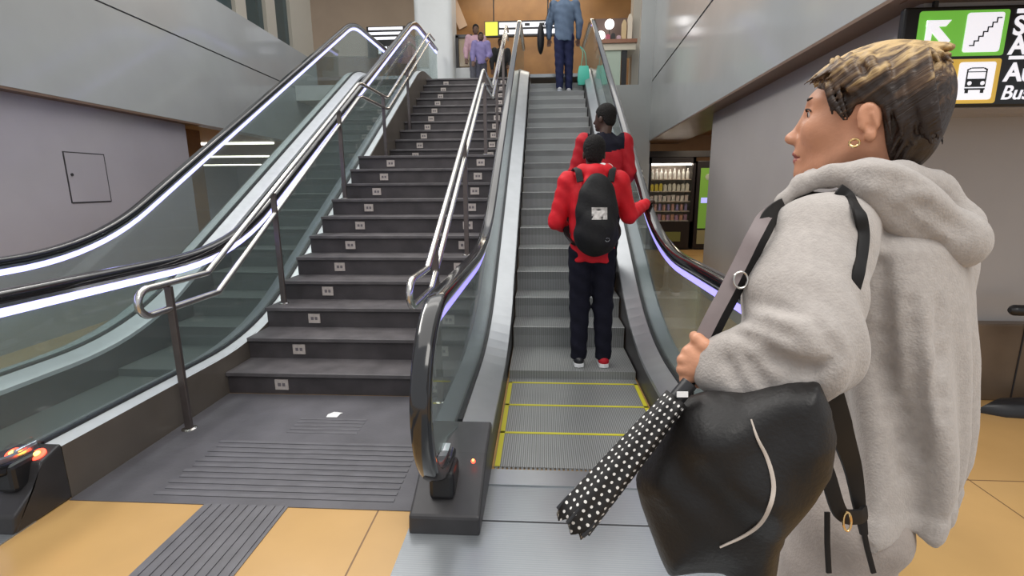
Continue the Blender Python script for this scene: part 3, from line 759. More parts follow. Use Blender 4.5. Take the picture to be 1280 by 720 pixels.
# shop counter at the top right
sh = empty('shop_counter', (1.7, 12.6, 3.6), 'cream shop counter with a brown top right of the escalator head', 'counter')
MB().box(1.28, 2.1, 12.4, 13.2, 4.52, 4.66).build('counter_front', mp('cream board', (.6, .55, .45), .5), sh)
MB().box(1.24, 2.12, 12.35, 13.2, 4.66, 4.74).build('counter_top', mp('brown counter', (.28, .13, .08), .4), sh)
MB().box(1.35, 1.78, 12.45, 12.5, 3.6, 4.52).build('glass_panel', mp('pale green glass', (.42, .5, .42), .2), sh)
MB().box(1.80, 1.92, 12.45, 13.1, 3.6, 4.52).build('pillar', M['black'], sh)
MB().box(1.24, 2.12, 13.2, 13.3, 4.74, 5.42).build('back_shelf', mp('dark shelf', (.12, .075, .06), .5), sh)
for i, (x, z, r) in enumerate(((1.36, 4.98, .10), (1.56, 5.22, .11))):
    t = empty('globe_lamp', (x, 12.95, 4.74), ('lower left', 'upper right')[i]+' of two round white lamps over the shop counter', 'lamp', 'globe lamps of the shop')
    MB().lathe([(.01, -r)]+[(r*math.cos(a), r*math.sin(a)) for a in [-1.3+.26*k for k in range(11)]]+[(.01, r)], (x, 12.95, z), 16).build('shade', mat('globe', (1, 1, 1), .5, emit=(1, .97, .95), estr=3), t, smooth=True)
    MB().lathe([(.05, 0), (.05, .02), (.01, .03), (.01, z-r-4.74)], (x, 12.95, 4.74), 12).build('stem', M['black'], t)
for i, (x, c, h) in enumerate(((1.50, (.45, .1, .15), .2), (1.62, (.02, .02, .02), .22), (1.75, (.5, .35, .4), .17), (1.87, (.6, .45, .25), .5), (2.0, (.7, .62, .5), .62))):
    o = MB().prism([(x-.05, 4.741), (x+.05, 4.741), (x+.05, 4.741+h*.85), (x+.02, 4.741+h), (x-.02, 4.741+h), (x-.05, 4.741+h*.85)], 12.7, 12.82, axis='Y').build('shop_package', mp('package', c, .4))
    tag(root_here(o), ('dark red package', 'black package', 'pink package', 'tall tan package', 'tall cream package at the right end')[i]+' on the brown shop counter', 'package', 'packages on the shop counter')
# ================================================================== PEOPLE
def skinmat(name, c, rough=.5): return mat(name, c, rough, 0, .4, .08, 25, .08, 200)
M['skin'] = skinmat('fair skin', (.60, .29, .175), .42)
M['skin_d'] = skinmat('dark skin', (.055, .028, .020), .45)
M['skin_m'] = skinmat('brown skin', (.12, .065, .045), .45)
M['knit'] = mat('heather grey jersey', (.40, .365, .34), .9, 0, .2, .07, 90, .25, 260, sheen=.3)
M['pants'] = mat('stone grey jersey', (.33, .29, .265), .9, 0, .2, .06, 70, .2, 220, sheen=.2)
M['redj'] = mat('red jacket cloth', (.60, .012, .022), .65, 0, .3, .12, 9, .25, 40)
M['redd'] = mat('dark red jacket cloth', (.42, .010, .020), .65, 0, .3, .12, 9, .2, 40)
M['navy'] = mat('navy cloth', (.008, .008, .016), .85, 0, .2, .2, 12, .2, 50)
M['denim'] = mat('dark denim', (.016, .02, .055), .85, 0, .2, .25, 10, .2, 60)
M['bluej'] = mat('faded blue jacket', (.095, .135, .20), .8, 0, .2, .12, 8, .2, 40)
M['blackhair'] = mat('black hair', (.006, .005, .005), .8, 0, .3, .3, 50, .9, 90)
M['bpack'] = mat('black nylon', (.009, .009, .010), .6, 0, .3, .2, 10, .25, 60)
M['leather'] = mat('black leather', (.010, .009, .009), .48, 0, .4, .15, 14, .12, 160)
M['strap'] = mat('black strap', (.007, .006, .006), .6, 0, .3, .1, 30)
M['straplight'] = mat('grey lilac lit strap face', (.23, .19, .19), .5, 0, .4, .08, 30)  # lit sheen of the strap put into a paler colour
M['gold'] = mat('gold', (.8, .55, .25), .2, 1)
M['eyew'] = mat('eye white', (.55, .5, .48), .2); M['iris'] = mat('dark iris', (.02, .012, .01), .15)
M['brow'] = mat('dark brow', (.03, .018, .012), .8)
M['lip'] = mat('lip', (.40, .12, .10), .4)

# ------------------------------------------------------------- woman in the foreground
def hdir(a): a = math.radians(a); return Vector((math.cos(a), math.sin(a), 0))
hf = Vector((-.80, .60, 0)); hl = Vector((-.60, -.80, 0)); hu = Vector((0, 0, 1))
# slight backward tilt of the head
Hc = at(1086, 140, .93)
def HP(f, l, u): return Hc+hf*f+hl*l+hu*u
HA = (hf, hl, hu)
woman = empty('person', at(1110, 620, .95).xy.to_3d(), 'woman in a grey hooded sweatshirt seen from behind, short highlighted hair, looking left', 'person')
bf = Vector((-.78, .625, 0)).normalized(); bl = Vector((-bf.y, bf.x, 0))
# head, neck and face
def head_field():
    F = Field(Hc-Vector((.21, .21, .30)), Hc+Vector((.21, .21, .20)), .0026)
    F.add(F.ell(HP(-.012, 0, .018), (.100, .076, .092), HA))
    F.add(F.ell(HP(.040, 0, -.035), (.070, .061, .090), HA), .03)
    F.add(F.chain([HP(.0, .050, -.062), HP(.05, .036, -.098), HP(.085, .012, -.112)], [.022, .019, .018]), .03)
    F.add(F.chain([HP(.0, -.050, -.062), HP(.05, -.036, -.098), HP(.085, -.012, -.112)], [.022, .019, .018]), .03)
    F.add(F.ell(HP(.090, 0, -.108), (.020, .020, .018), HA), .02)
    for s in (1, -1):
        F.add(F.cone(HP(.083, s*.012, .026), HP(.070, s*.045, .022), .014, .012), .02)
        F.add(F.ell(HP(.062, s*.040, -.030), (.030, .022, .026), HA), .03)
        F.cut(F.ell(HP(.102, s*.033, .002), (.014, .019, .013), HA), .016)
        F.add(F.ell(HP(.080, s*.032, .001), (.0125, .0135, .0125), HA), .004)
        F.add(F.cone(HP(.094, s*.020, .0095), HP(.082, s*.047, .006), .0042, .0035), .006)
        F.add(F.ell(HP(.117, s*.011, -.044), (.010, .0075, .008), HA), .008)
        F.cut(F.ell(HP(.116, s*.008, -.053), (.006, .004, .005), HA), .004)
    F.add(F.cone(HP(.094, 0, .010), HP(.122, 0, -.036), .008, .0085), .014)
    F.add(F.ell(HP(.126, 0, -.040), (.0115, .011, .0105), HA), .008)
    F.add(F.ell(HP(.094, 0, -.070), (.020, .028, .024), HA), .02)
    F.add(F.ell(HP(.112, 0, -.0715), (.0085, .021, .0058), HA), .006)
    F.add(F.ell(HP(.109, 0, -.0845), (.0085, .018, .0065), HA), .006)
    F.cut(F.cone(HP(.121, 0, -.078), HP(.100, .026, -.079), .0022, .0018), .004)
    F.add(F.chain([HP(-.03, 0, -.05), HP(-.042, 0, -.13), HP(-.055, 0, -.24)], [.050, .046, .048]), .03)
    for s in (1, -1):
        c = HP(-.012, s*.079, -.024)
        e1 = (hf*.9+hu*-.25).normalized(); e3 = (hu+hf*-.22).normalized(); e2 = hl*s
        tl = (e2+hf*-.35).normalized(); ex = (e1-tl*e1.dot(tl)).normalized(); ez = tl.cross(ex); ez = ez if ez.z > 0 else -ez
        F.add(F.ell(c+ez*.006, (.0185, .0085, .027), (ex, tl, ez)), .006)
        F.add(F.ell(c-ez*.024+ex*.004, (.0095, .007, .011), (ex, tl, ez)), .006)
        F.cut(F.ell(c+tl*.009+ez*.008-ex*.001, (.0105, .0055, .016), (ex, tl, ez)), .004)
        F.cut(F.ell(c+tl*.008-ez*.008+ex*.004, (.007, .006, .009), (ex, tl, ez)), .004)
        F.add(F.cone(c+tl*.004+ez*.012-ex*.004, c+tl*.005-ez*.012-ex*.008, .0032, .003), .003)
        F.add(F.ell(c+ex*.015-ez*.004+tl*.001, (.005, .004, .007), (ex, tl, ez)), .004)
    return F
Fh = head_field()
# limbs (bare body under the clothes) and the left hand
sh_l = at(1030, 282, .835); el_l = at(1000, 440, .745); wr_l = at(898, 458, .80)
sh_r = at(1158, 310, 1.04); el_r = at(1168, 470, 1.05); wr_r = at(1164, 600, .985)
neck = HP(-.07, 0, -.24); chest = at(1112, 330, .955); waist = at(1116, 460, .955); pel = at(1082, 605, .985)
hip_l = pel+bl*.085+Vector((0, 0, -.03)); hip_r = pel-bl*.085+Vector((0, 0, -.03))
gz = lambda v, z: Vector((v.x, v.y, z))
kn_l = gz(hip_l+bf*.10, .50); an_l = gz(hip_l+bf*.10, .09); kn_r = gz(hip_r+bf*.03, .50); an_r = gz(hip_r-bf*.06, .09)
Fb = Field((.10, .45, -.01), (1.35, 1.65, 1.56), .012)
Fb.add(Fb.chain([neck, chest, waist, pel], [.045, .08, .08, .075], .04))
for a, b, c in ((sh_l, el_l, wr_l), (sh_r, el_r, wr_r)): Fb.add(Fb.chain([chest+Vector((0, 0, .02)), a, b, c], [.05, .038, .038, .026], .02), .03)
Fb.add(Fb.ell(wr_r+Vector((-.02, .02, -.07)), (.03, .03, .07)), .03)
for h_, k_, a_ in ((hip_l, kn_l, an_l), (hip_r, kn_r, an_r)):
    Fb.add(Fb.chain([pel, h_, k_, a_], [.075, .065, .05, .04], .02), .03)
    Fb.add(Fb.cone(a_+Vector((0, 0, -.045)), a_+bf*.14+Vector((0, 0, -.06)), .035, .025), .02)
# hand closed around the front strap
hd = Field(at(872, 455, .82)-Vector((.09, .09, .09)), at(872, 455, .82)+Vector((.09, .09, .09)), .0025)
hc = at(874, 450, .815)
hr, hup, hfw = vR, vU, -vF      # right, up, towards the camera
def hp(px, py, d): return at(px, py, d)
hd.add(hd.chain([wr_l, hp(884, 455, .805), hp(868, 446, .81)], [.026, .027, .022], .01))
hd.add(hd.cone(hp(878, 437, .81), hp(862, 462, .808), .018, .017), .012)
kn = [(864, 436), (858, 446), (857, 458), (860, 470)]
for i, (x, y) in enumerate(kn):       # fingers bend at the knuckle and wrap forward around the strap
    r0 = (.0092, .0095, .0090, .0080)[i]
    a = hp(x+8, y+1, .803); b = hp(x-4, y+4, .806); c = hp(x-2+i, y+13-i, .842-.004*i); d = hp(x+17, y+14-i, .858-.004*i)
    hd.add(hd.chain([a, b, c, d], [r0+.001, r0, r0*.92, r0*.8], .004), .0035)
hd.add(hd.chain([hp(888, 448, .80), hp(880, 432, .793), hp(872, 424, .80), hp(868, 420, .815)], [.014, .0115, .010, .0085], .004), .006)
body = vq_mesh('body', [Fh.extract(2), Fb.extract(2), hd.extract(1)], [M['skin'], M['lip']], woman)
# lip colour on the mouth faces
me = body.data; n = len(me.polygons); cen = np.empty(n*3, np.float32); me.polygons.foreach_get('center', cen); cen = cen.reshape(-1, 3)+np.array(woman.location, np.float32)
rel = cen-np.array(Hc, np.float32); ff = rel@np.array(hf, np.float32); ll = rel@np.array(hl, np.float32); uu = rel[:, 2]
lm = ((uu+.078)/.0145)**2+(ll/.024)**2 < 1; lm &= (ff > .095)
me.polygons.foreach_set('material_index', lm.astype(np.int32))
# eyes and brows
for s in (1, -1):
    mb = MB(); c = HP(.0815, s*.032, .001)
    mb.lathe([(.0125*math.sin(a), .0125*math.cos(a)) for a in [.02+.3*k for k in range(9)]], c, 14, 0, (hl, hu, hf)); e = mb.build('eye', M['eyew'], woman, smooth=True)
    MB().lathe([(.006, 0), (.005, .0012), (.001, .0016)], c+hf*.0118-hl*s*.001, 14, 0, (hl, hu, hf)).build('iris', M['iris'], e)
    p = [HP(.0945, s*.013, .026), HP(.0945, s*.026, .029), HP(.085, s*.040, .029), HP(.074, s*.050, .026)]
    MB().tube(spline([q+hf*.003 for q in p], 5), [.0012+.0010*math.sin(PI*k/15) for k in range(16)], 6).build('eyebrow', M['brow'], woman, smooth=True)
    p = [HP(.0950, s*.019, .0075), HP(.0945, s*.030, .0105), HP(.087, s*.042, .0085), HP(.082, s*.049, .004)]
    MB().tube(spline([q+hf*.0035+hl*s*.002 for q in p], 5), .0016, 6).build('eyelash', M['brow'], woman)
# hair: cropped base with swept tufts
def hair_mat():
    Mh = mat('highlighted brown hair', (.06, .035, .02), .45, 0, .5); nt = Mh.node_tree; b = nt.nodes['Principled BSDF']; L = nt.links.new
    tc = nt.nodes.new('ShaderNodeTexCoord')
    cb = nt.nodes.new('ShaderNodeCombineXYZ'); a_ = math.radians(36)
    for i, (ax, sc_) in enumerate(((hf*math.cos(a_)-hu*math.sin(a_), 9), (hl, 60), (hf*math.sin(a_)+hu*math.cos(a_), 85))):
        vm = nt.nodes.new('ShaderNodeVectorMath'); vm.operation = 'DOT_PRODUCT'; vm.inputs[1].default_value = ax*sc_
        L(tc.outputs['Object'], vm.inputs[0]); L(vm.outputs['Value'], cb.inputs[i])
    n = nt.nodes.new('ShaderNodeTexNoise'); n.inputs['Scale'].default_value = 1; n.inputs['Detail'].default_value = 3; n.inputs['Distortion'].default_value = .5; L(cb.outputs[0], n.inputs['Vector'])
    sp = nt.nodes.new('ShaderNodeSeparateXYZ'); L(tc.outputs['Object'], sp.inputs[0])
    mr = nt.nodes.new('ShaderNodeMapRange'); mr.inputs['From Min'].default_value = Hc.z-.03; mr.inputs['From Max'].default_value = Hc.z+.11; mr.inputs['To Min'].default_value = -.34; mr.inputs['To Max'].default_value = .31
    L(sp.outputs['Z'], mr.inputs['Value'])
    ad = nt.nodes.new('ShaderNodeMath'); L(n.outputs['Fac'], ad.inputs[0]); L(mr.outputs['Result'], ad.inputs[1])
    r = nt.nodes.new('ShaderNodeValToRGB'); e = r.color_ramp.elements; e[0].position = .38; e[0].color = (.020, .010, .006, 1); e[1].position = .80; e[1].color = (.56, .38, .17, 1)
    k = e.new(.56); k.color = (.085, .044, .020, 1)
    L(ad.outputs[0], r.inputs['Fac']); L(r.outputs['Color'], b.inputs['Base Color'])
    bp = nt.nodes.new('ShaderNodeBump'); bp.inputs['Strength'].default_value = .8; bp.inputs['Distance'].default_value = .006; L(n.outputs['Fac'], bp.inputs['Height']); L(bp.outputs['Normal'], b.inputs['Normal'])
    return Mh
Fr = Field(Hc-Vector((.22, .22, .16)), Hc+Vector((.22, .22, .20)), .003)
shell = Fr.ell(HP(-.014, 0, .026), (.106, .085, .094), HA)
shell = smin(shell, Fr.ell(HP(-.048, 0, -.028), (.066, .068, .090), HA), .03)
rx, ry, rz = Fr.X-float(Hc.x), Fr.Y-float(Hc.y), Fr.Z-float(Hc.z)
f_ = rx*float(hf.x)+ry*float(hf.y)+rz*0; u_ = rz+f_*0
hl_x = [-.2, -.10, -.05, -.036, -.026, -.012, .012, .022, .028, .045, .052, .065, .095, .12]
hl_y = [-.120, -.118, -.112, -.06, -.005, .008, .006, -.024, -.028, -.018, .02, .035, .052, .06]
shell = smin(shell, 9+0*shell, 0)
cutd = (np.interp(f_, hl_x, hl_y).astype(np.float32)-u_)*.8
shell = -smin(-shell, -cutd, .006)
Fr.add(shell)
rr = random.Random(5)
def tuft(base, tip, mid, r):
    p = [base*(1-t)**2+mid*(2*t*(1-t))+tip*t*t for t in (0, .2, .4, .6, .8, 1)]
    Fr.local(p, [r*.75, r, r, r*.9, r*.7, r*.3], .0035)
for i in range(64):      # top, swept from the crown to the fringe
    l = -.072+.144*i/63+rr.uniform(-.004, .004); w = math.sqrt(max(.05, 1-(l/.088)**2))
    f0 = -.075+rr.uniform(-.03, .03); f1 = .062+.032*w+rr.uniform(-.022, .012)
    b0 = HP(f0, l*.75, .022+.074*w+rr.uniform(-.004, .006)); t0 = HP(f1, l*1.05+.008, .050+.010*w+rr.uniform(-.006, .010)); m0 = HP(.025, l*.95, .047+.082*w+rr.uniform(-.006, .010))
    tuft(b0, t0, m0, rr.uniform(.0045, .0075))
for i in range(60):      # near and far sides, combed back and down
    s = 1 if i < 42 else -1; t = (i % 42)/41 if s > 0 else (i-42)/17
    f0 = .066-.145*t+rr.uniform(-.012, .012); z0 = .075+rr.uniform(-.03, .02)
    f1 = f0-.030+rr.uniform(-.012, .012); z1 = (.020 if -.045 < f1 < .018 else -.012 if f1 >= .018 else -.055)+rr.uniform(-.012, .012)
    tuft(HP(f0, s*.060, z0), HP(f1, s*(.077 if f1 > -.06 else .064), z1), HP(f0-.012, s*.093, (z0+z1)/2+.01), rr.uniform(.0045, .0075))
for i in range(54):      # back of the head
    l = -.078+.156*i/53; w = math.sqrt(max(.05, 1-(l/.09)**2)); j = rr.uniform(-.018, .018)
    tuft(HP(-.055, l*.8, .092*w+j), HP(-.068*w-.012, l*.85, -.095+.03*(1-w)+j*.7), HP(-.142*w-.006+rr.uniform(-.006, .006), l*1.1, .030+j), rr.uniform(.005, .008))
for i in range(14):      # loose tips at the crown
    l = -.05+.0075*i; tuft(HP(-.04, l, .092), HP(-.100+rr.uniform(-.012, .02), l*1.2, .056+rr.uniform(-.02, .014)), HP(-.082, l, .096), .006)
Fr.mesh('hair', hair_mat(), woman, 1)
# earring
ec = HP(.006, .084, -.060)
MB().tube([ec+hf*(.0075*math.cos(a))+hu*(.0065*math.sin(a))+hl*.002 for a in [2*PI*k/18 for k in range(18)]], .0022, 8, closed=True).build('earring', M['gold'], woman, smooth=True)

# hooded sweatshirt
Fk = Field((.12, .42, .78), (1.36, 1.62, 1.62), .0068)
ry_ = [215, 235, 262, 300, 360, 440, 520, 570, 598, 602, 624, 630]
rcx = [1122, 1122, 1120, 1118, 1118, 1124, 1130, 1131, 1128, 1128, 1124, 1124]
ru = [.050, .066, .094, .108, .113, .106, .095, .084, .073, .078, .074, .066]
rv = [.060, .090, .145, .188, .190, .178, .170, .165, .160, .165, .163, .155]
pts = [at(x, y, .955) for x, y in zip(rcx, ry_)]
o_ = np.argsort([p.z for p in pts])
g_ = lambda q: [q[i] for i in o_]
zs = g_([p.z for p in pts])
tor = Fk.rings(zs, g_([p.x for p in pts]), g_([p.y for p in pts]), g_(ru), g_(rv), float(bf.x), float(bf.y))
# drape folds running down the back
cxz = np.interp(Fk.Z[0, 0], zs, g_([p.x for p in pts]))[None, None, :]; cyz = np.interp(Fk.Z[0, 0], zs, g_([p.y for p in pts]))[None, None, :]
th = np.arctan2(Fk.Y-cyz, Fk.X-cxz)
zz = Fk.Z; z0_, z1_ = zs[0], zs[-1]
amp = np.interp(zz, [z0_, z0_+.12, z0_+.3, z1_-.25, z1_-.1], [.010, .010, .007, .003, 0]).astype(np.float32)
tor = tor-amp*np.sin(th*9+2.0*np.sin(zz*5))-amp*.6*np.sin(th*5+zz*9)
Fk.D = np.minimum(Fk.D, tor.astype(np.float32))
# ribbed hem
# left sleeve with gathers at the elbow and cuff
sl = Fk.chain([at(1050, 284, .86), at(1024, 306, .83), at(1003, 360, .79), at(1000, 432, .745), at(962, 458, .765), at(925, 462, .785), at(890, 460, .80)], [.062, .076, .077, .078, .064, .052, .038], .03)
ax_ = (el_l-sh_l).normalized(); s_ = (Fk.X-float(sh_l.x))*float(ax_.x)+(Fk.Y-float(sh_l.y))*float(ax_.y)+(Fk.Z-float(sh_l.z))*float(ax_.z)
q_ = (Fk.X*3.1+Fk.Y*1.7-Fk.Z*2.3)
sl = sl-.0035*np.sin(s_*70+3*np.sin(q_*6))*np.clip((s_-.06)/.1, 0, 1)*np.clip((.36-s_)/.05, 0, 1)-.002*np.sin(s_*33+q_*7)
Fk.D = smin(Fk.D, sl.astype(np.float32), .012)
# creases at the inside of the elbow and along the forearm
for (a, b, r) in (((928, 396), (992, 422), .010), ((920, 416), (978, 448), .011), ((938, 376), (1005, 392), .008), ((950, 446), (1024, 462), .009), ((906, 446), (930, 492), .008), ((925, 440), (960, 485), .007), ((1020, 400), (1052, 446), .008), ((990, 470), (1040, 452), .007)):
    Fk.crease(a, b, r, .014)
# right sleeve
sr = Fk.chain([at(1150, 280, 1.02), at(1168, 330, 1.05), at(1170, 470, 1.05), at(1165, 560, 1.0), at(1166, 630, .97)], [.060, .064, .060, .050, .036], .03)
Fk.D = smin(Fk.D, sr.astype(np.float32), .012)
# hood: collar around the neck and the folded pouch on the back
hood = Fk.chain([at(962, 280, .87), at(978, 250, .87), at(1003, 230, .86), at(1038, 219, .84), at(1082, 217, .835), at(1125, 220, .86), at(1160, 236, .89)], [.008, .011, .014, .018, .022, .026, .036], .01)
d1 = (vR*160-vU*92+vF*40).normalized(); d2 = (vR*92+vU*160); d2 = (d2-d1*d2.dot(d1)).normalized(); d3 = d1.cross(d2)
hood = smin(hood, Fk.ell(at(1136, 260, .822), (.120, .050, .046), (d1, d2, d3)), .03)
hood = smin(hood, Fk.ell(at(1192, 300, .850), (.054, .050, .050), (d1, d2, d3)), .03)
hood = smin(hood, Fk.chain([at(1125, 222, .92), at(1165, 240, .96), at(1200, 280, .95), at(1212, 294, .90)], [.024, .035, .034, .026], .02), .03)
hood = smin(hood, Fk.chain([at(1003, 230, .87), at(1015, 224, .94), at(1040, 224, 1.0)], [.014, .018, .02], .01), .02)
Fk.D = smin(Fk.D, (hood+.016).astype(np.float32), .01)
Fo = Field.__new__(Field); Fo.lo, Fo.h, Fo.n, Fo.X, Fo.Y, Fo.Z, Fo.D = Fk.lo, Fk.h, Fk.n, Fk.X, Fk.Y, Fk.Z, hood.astype(np.float32)
for (a, b, r) in (((1070, 216), (1150, 232), .007), ((1120, 240), (1205, 290), .010), ((1100, 250), (1170, 306), .007)): Fo.crease(a, b, r, .02)
# drape folds on the back
for (a, b, r) in (((1100, 330), (1112, 520), .010), ((1140, 380), (1150, 570), .010), ((1176, 380), (1182, 520), .009), ((1076, 430), (1098, 600), .009), ((1128, 500), (1128, 600), .008)): Fk.crease(a, b, r, .02, 14)
# keep the neck free
Fk.cut(Fk.chain([HP(-.040, 0, -.05), HP(-.046, 0, -.13), HP(-.05, 0, -.16)], [.062, .058, .050]), .008)
Fo.cut(Fo.chain([HP(-.040, 0, -.05), HP(-.046, 0, -.13), HP(-.05, 0, -.16)], [.062, .058, .050]), .008)
Fo.mesh('hood', M['knit'], woman, 2)
Fk.mesh('sweatshirt', M['knit'], woman, 1)
# trousers and shoes
Ft = Field((.10, .45, .03), (1.35, 1.65, 1.10), .010)
Ft.add(Ft.chain([pel+Vector((0, 0, .06)), pel], [.085, .09], .02))
for h_, k_, a_ in ((hip_l, kn_l, an_l), (hip_r, kn_r, an_r)): Ft.add(Ft.chain([h_, lerp(h_, k_, .5), k_, lerp(k_, a_, .8)], [.088, .085, .072, .058], .02), .04)
Ft.D = (Ft.D-.003*np.sin(Ft.Z*60+8*Ft.X)-.003*np.sin(Ft.X*55+Ft.Z*12)).astype(np.float32)
Ft.mesh('trousers', M['pants'], woman, 1)
for a_ in (an_l, an_r):
    Fs = Field(a_-Vector((.25, .25, .1)), a_+Vector((.25, .25, .06)), .006)
    Fs.add(Fs.cone(a_+Vector((0, 0, -.045)), a_+bf*.16+Vector((0, 0, -.055)), .043, .036)).add(Fs.cone(a_, a_+Vector((0, 0, -.04)), .042, .044), .02)
    Fs.D = np.maximum(Fs.D, -(Fs.Z-.002)+0*Fs.D)
    Fs.mesh('shoe', M['black'], woman, 1)

# ------------------------------------------------------------- handbag on her left side
bag = empty('handbag', at(930, 700, .72), 'large slouchy black leather shoulder bag hanging under the arm of the woman in grey', 'bag')
bo = at(930, 600, .745); bn_ = Vector((-(bo.x), -(bo.y), 0)).normalized(); be1 = Vector((-bn_.y, bn_.x, 0)); be2 = Vector((0, 0, 1))
if be1.x < 0: be1 = -be1
def bagp(px, py, off=0):
    d = at(px, py, 1)-vC; t = ((bo+bn_*off-vC).dot(bn_))/d.dot(bn_); p = vC+d*t
    return p
def bag2(px, py):
    p = bagp(px, py)-bo; return (p.dot(be1), p.dot(be2))
bpoly = [(852, 500), (880, 492), (930, 494), (985, 480), (1024, 478), (1038, 512), (1046, 552), (1040, 590), (1020, 622), (1000, 645), (984, 664), (974, 690), (968, 724), (925, 724), (905, 706), (880, 705), (838, 709), (826, 684), (812, 648), (802, 620), (796, 596), (802, 575), (822, 545), (838, 520)]
B2 = [bag2(*q) for q in bpoly]
def poly_sdf(P, X, Y):
    d = np.full(np.broadcast(X, Y).shape, 9., np.float32); ins = np.zeros(d.shape, bool); n = len(P)
    for i in range(n):
        ax0, ay0 = P[i]; bx0, by0 = P[(i+1) % n]; ex, ey = bx0-ax0, by0-ay0; wx, wy = X-ax0, Y-ay0
        t = np.clip((wx*ex+wy*ey)/(ex*ex+ey*ey), 0, 1); d = np.minimum(d, (wx-t*ex)**2+(wy-t*ey)**2)
        if ey != 0: ins ^= ((ay0 > Y) != (by0 > Y)) & (X < ex*(Y-ay0)/ey+ax0)
    d = np.sqrt(d); return np.where(ins, d, -d)      # positive inside
def bag_thick(u, v):
    di = poly_sdf(B2, u, v); pos = np.maximum(di, 0)
    T = .068*np.sqrt(1-np.exp(-pos/.030))
    fold = .007*np.sin(u*38+9*v+2*np.sin(v*22))*np.clip(pos/.04, 0, 1)+.006*np.sin((u*.9-v*.5)*58)*np.clip(pos/.03, 0, 1)*np.clip((v+.02)/.10, 0, 1)+.006*np.sin((u+v*.6)*24+1)*np.clip(pos/.05, 0, 1)
    return np.where(di > 0, T+fold, di)
us_, vs_ = [q[0] for q in B2], [q[1] for q in B2]
gu = np.arange(min(us_)-.02, max(us_)+.02, .0045, dtype=np.float32); gv = np.arange(min(vs_)-.02, max(vs_)+.02, .0045, dtype=np.float32)
FB = Field((float(gu[0]), float(gv[0]), -.10), (float(gu[-1]), float(gv[-1]), .10), .0042)
T2 = bag_thick(FB.X[:, :, 0]+0*FB.Y[:, :, 0], FB.Y[:, :, 0]+0*FB.X[:, :, 0])
FB.D = np.where(T2[:, :, None] > 0, np.abs(FB.Z)-T2[:, :, None], np.maximum(np.abs(FB.Z)*.5, -T2[:, :, None])).astype(np.float32)
V_, Q_ = FB.extract(3)
Bm = np.array([list(be1), list(be2), list(bn_)], np.float32)
V_ = V_@Bm+np.array(bo, np.float32)
if np.linalg.det(Bm) < 0: Q_ = Q_[:, ::-1]
vq_mesh('bag_body', [(V_, Q_)], M['leather'], bag)
def bagsurf(px, py, lift=.002):
    p = bagp(px, py)
    for _ in range(4):
        q = p-bo; t = float(bag_thick(np.array([q.dot(be1)], np.float32), np.array([q.dot(be2)], np.float32))[0]); p = bagp(px, py, max(t, 0)+lift)
    return p
zpath = spline([bagsurf(*q) for q in ((939, 524), (947, 548), (958, 570), (965, 592), (967, 612), (962, 634), (950, 655), (930, 670), (900, 684))], 6)
zp = MB().ribbon(zpath, [.0016+.0038*math.sin(PI*(k+2)/(len(zpath)+3)) for k in range(len(zpath))], .0025, bn_).build('zipper', mat('cream zip tape', (.55, .48, .42), .4), bag, smooth=True)
MB().tube(zpath, .0014, 6).build('zip_teeth', mat('zip teeth', (.25, .22, .2), .3, .8), zp)
# straps
def onk(px, py, lift=.005, dflt=.8):
    d = Fk.depth(px, py); return at(px, py, (d if d else dflt)-lift)
p = [onk(1048, 236), onk(1062, 247), onk(1074, 266), onk(1079, 292), onk(1077, 318), onk(1073, 340), onk(1064, 372, -.03)]
MB().ribbon(spline(p, 6), .017, .005, [-vF]*37).build('shoulder_strap', M['strap'], bag, smooth=True)
p = [at(1030, 250, 1.0), at(1000, 250, .93), at(968, 266, .83), at(952, 290, .80), at(934, 326, .80), at(916, 362, .80), at(900, 392, .80), at(886, 420, .805)]
q = spline(p, 6)
fs = MB().ribbon(q, .030, .005, [-vF+vR*.1]*len(q)).build('front_strap', M['strap'], bag, smooth=True)
p2 = [v-vF*.006-vR*.012 for v in q]
MB().ribbon(p2, [.012+.010*min(1, k/15) for k in range(len(p2))], .004, [-vF+vR*-.3]*len(p2)).build('strap_lit_face', M['straplight'], fs, smooth=True)  # paler ribbon paints the strap's lit face
rc = at(926, 350, .785)
MB().tube([rc+vR*(.011*math.cos(a))+vU*(.013*math.sin(a)) for a in [2*PI*k/18 for k in range(18)]], .0018, 8, closed=True).build('strap_ring', M['rail'], fs, smooth=True)
p = [at(884, 420, .806), at(872, 436, .83), at(862, 470, .83), at(858, 500, .78)]
MB().ribbon(spline(p, 6), .022, .005, [-vF]*19).build('strap_end', M['strap'], bag, smooth=True)
p = [at(1030, 468, .73), at(1040, 500, .74), at(1052, 540, .76), at(1066, 585, .79), at(1074, 632, .80), at(1080, 668, .80)]
MB().ribbon(spline(p, 6), [.038]*12+[.036-.0014*k for k in range(19)], .005, [-vF]*31).build('rear_strap', M['strap'], bag, smooth=True)
p = [at(1020, 560, .75), at(1034, 592, .75), at(1050, 640, .76), at(1072, 646, .775), at(1082, 640, .79)]
MB().ribbon(spline(p, 6), .022, .005, [-vF]*25).build('side_strap', M['strap'], bag, smooth=True)
bc = at(1059, 652, .752)
MB().tube([bc+vR*(.006*math.cos(a))+vU*(.014*math.sin(a)) for a in [2*PI*k/18 for k in range(18)]], .0018, 8, closed=True).build('buckle', M['gold'], bag, smooth=True)
for (x0, y0, x1, y1, d) in ((1034, 640, 1036, 716, .80), (1078, 655, 1092, 716, .82)):
    MB().ribbon([at(x0, y0, d), at((x0+x1)/2-1, (y0+y1)/2, d), at(x1, y1, d)], .008, .003, -vF).build('loose_strap', M['strap'], bag)

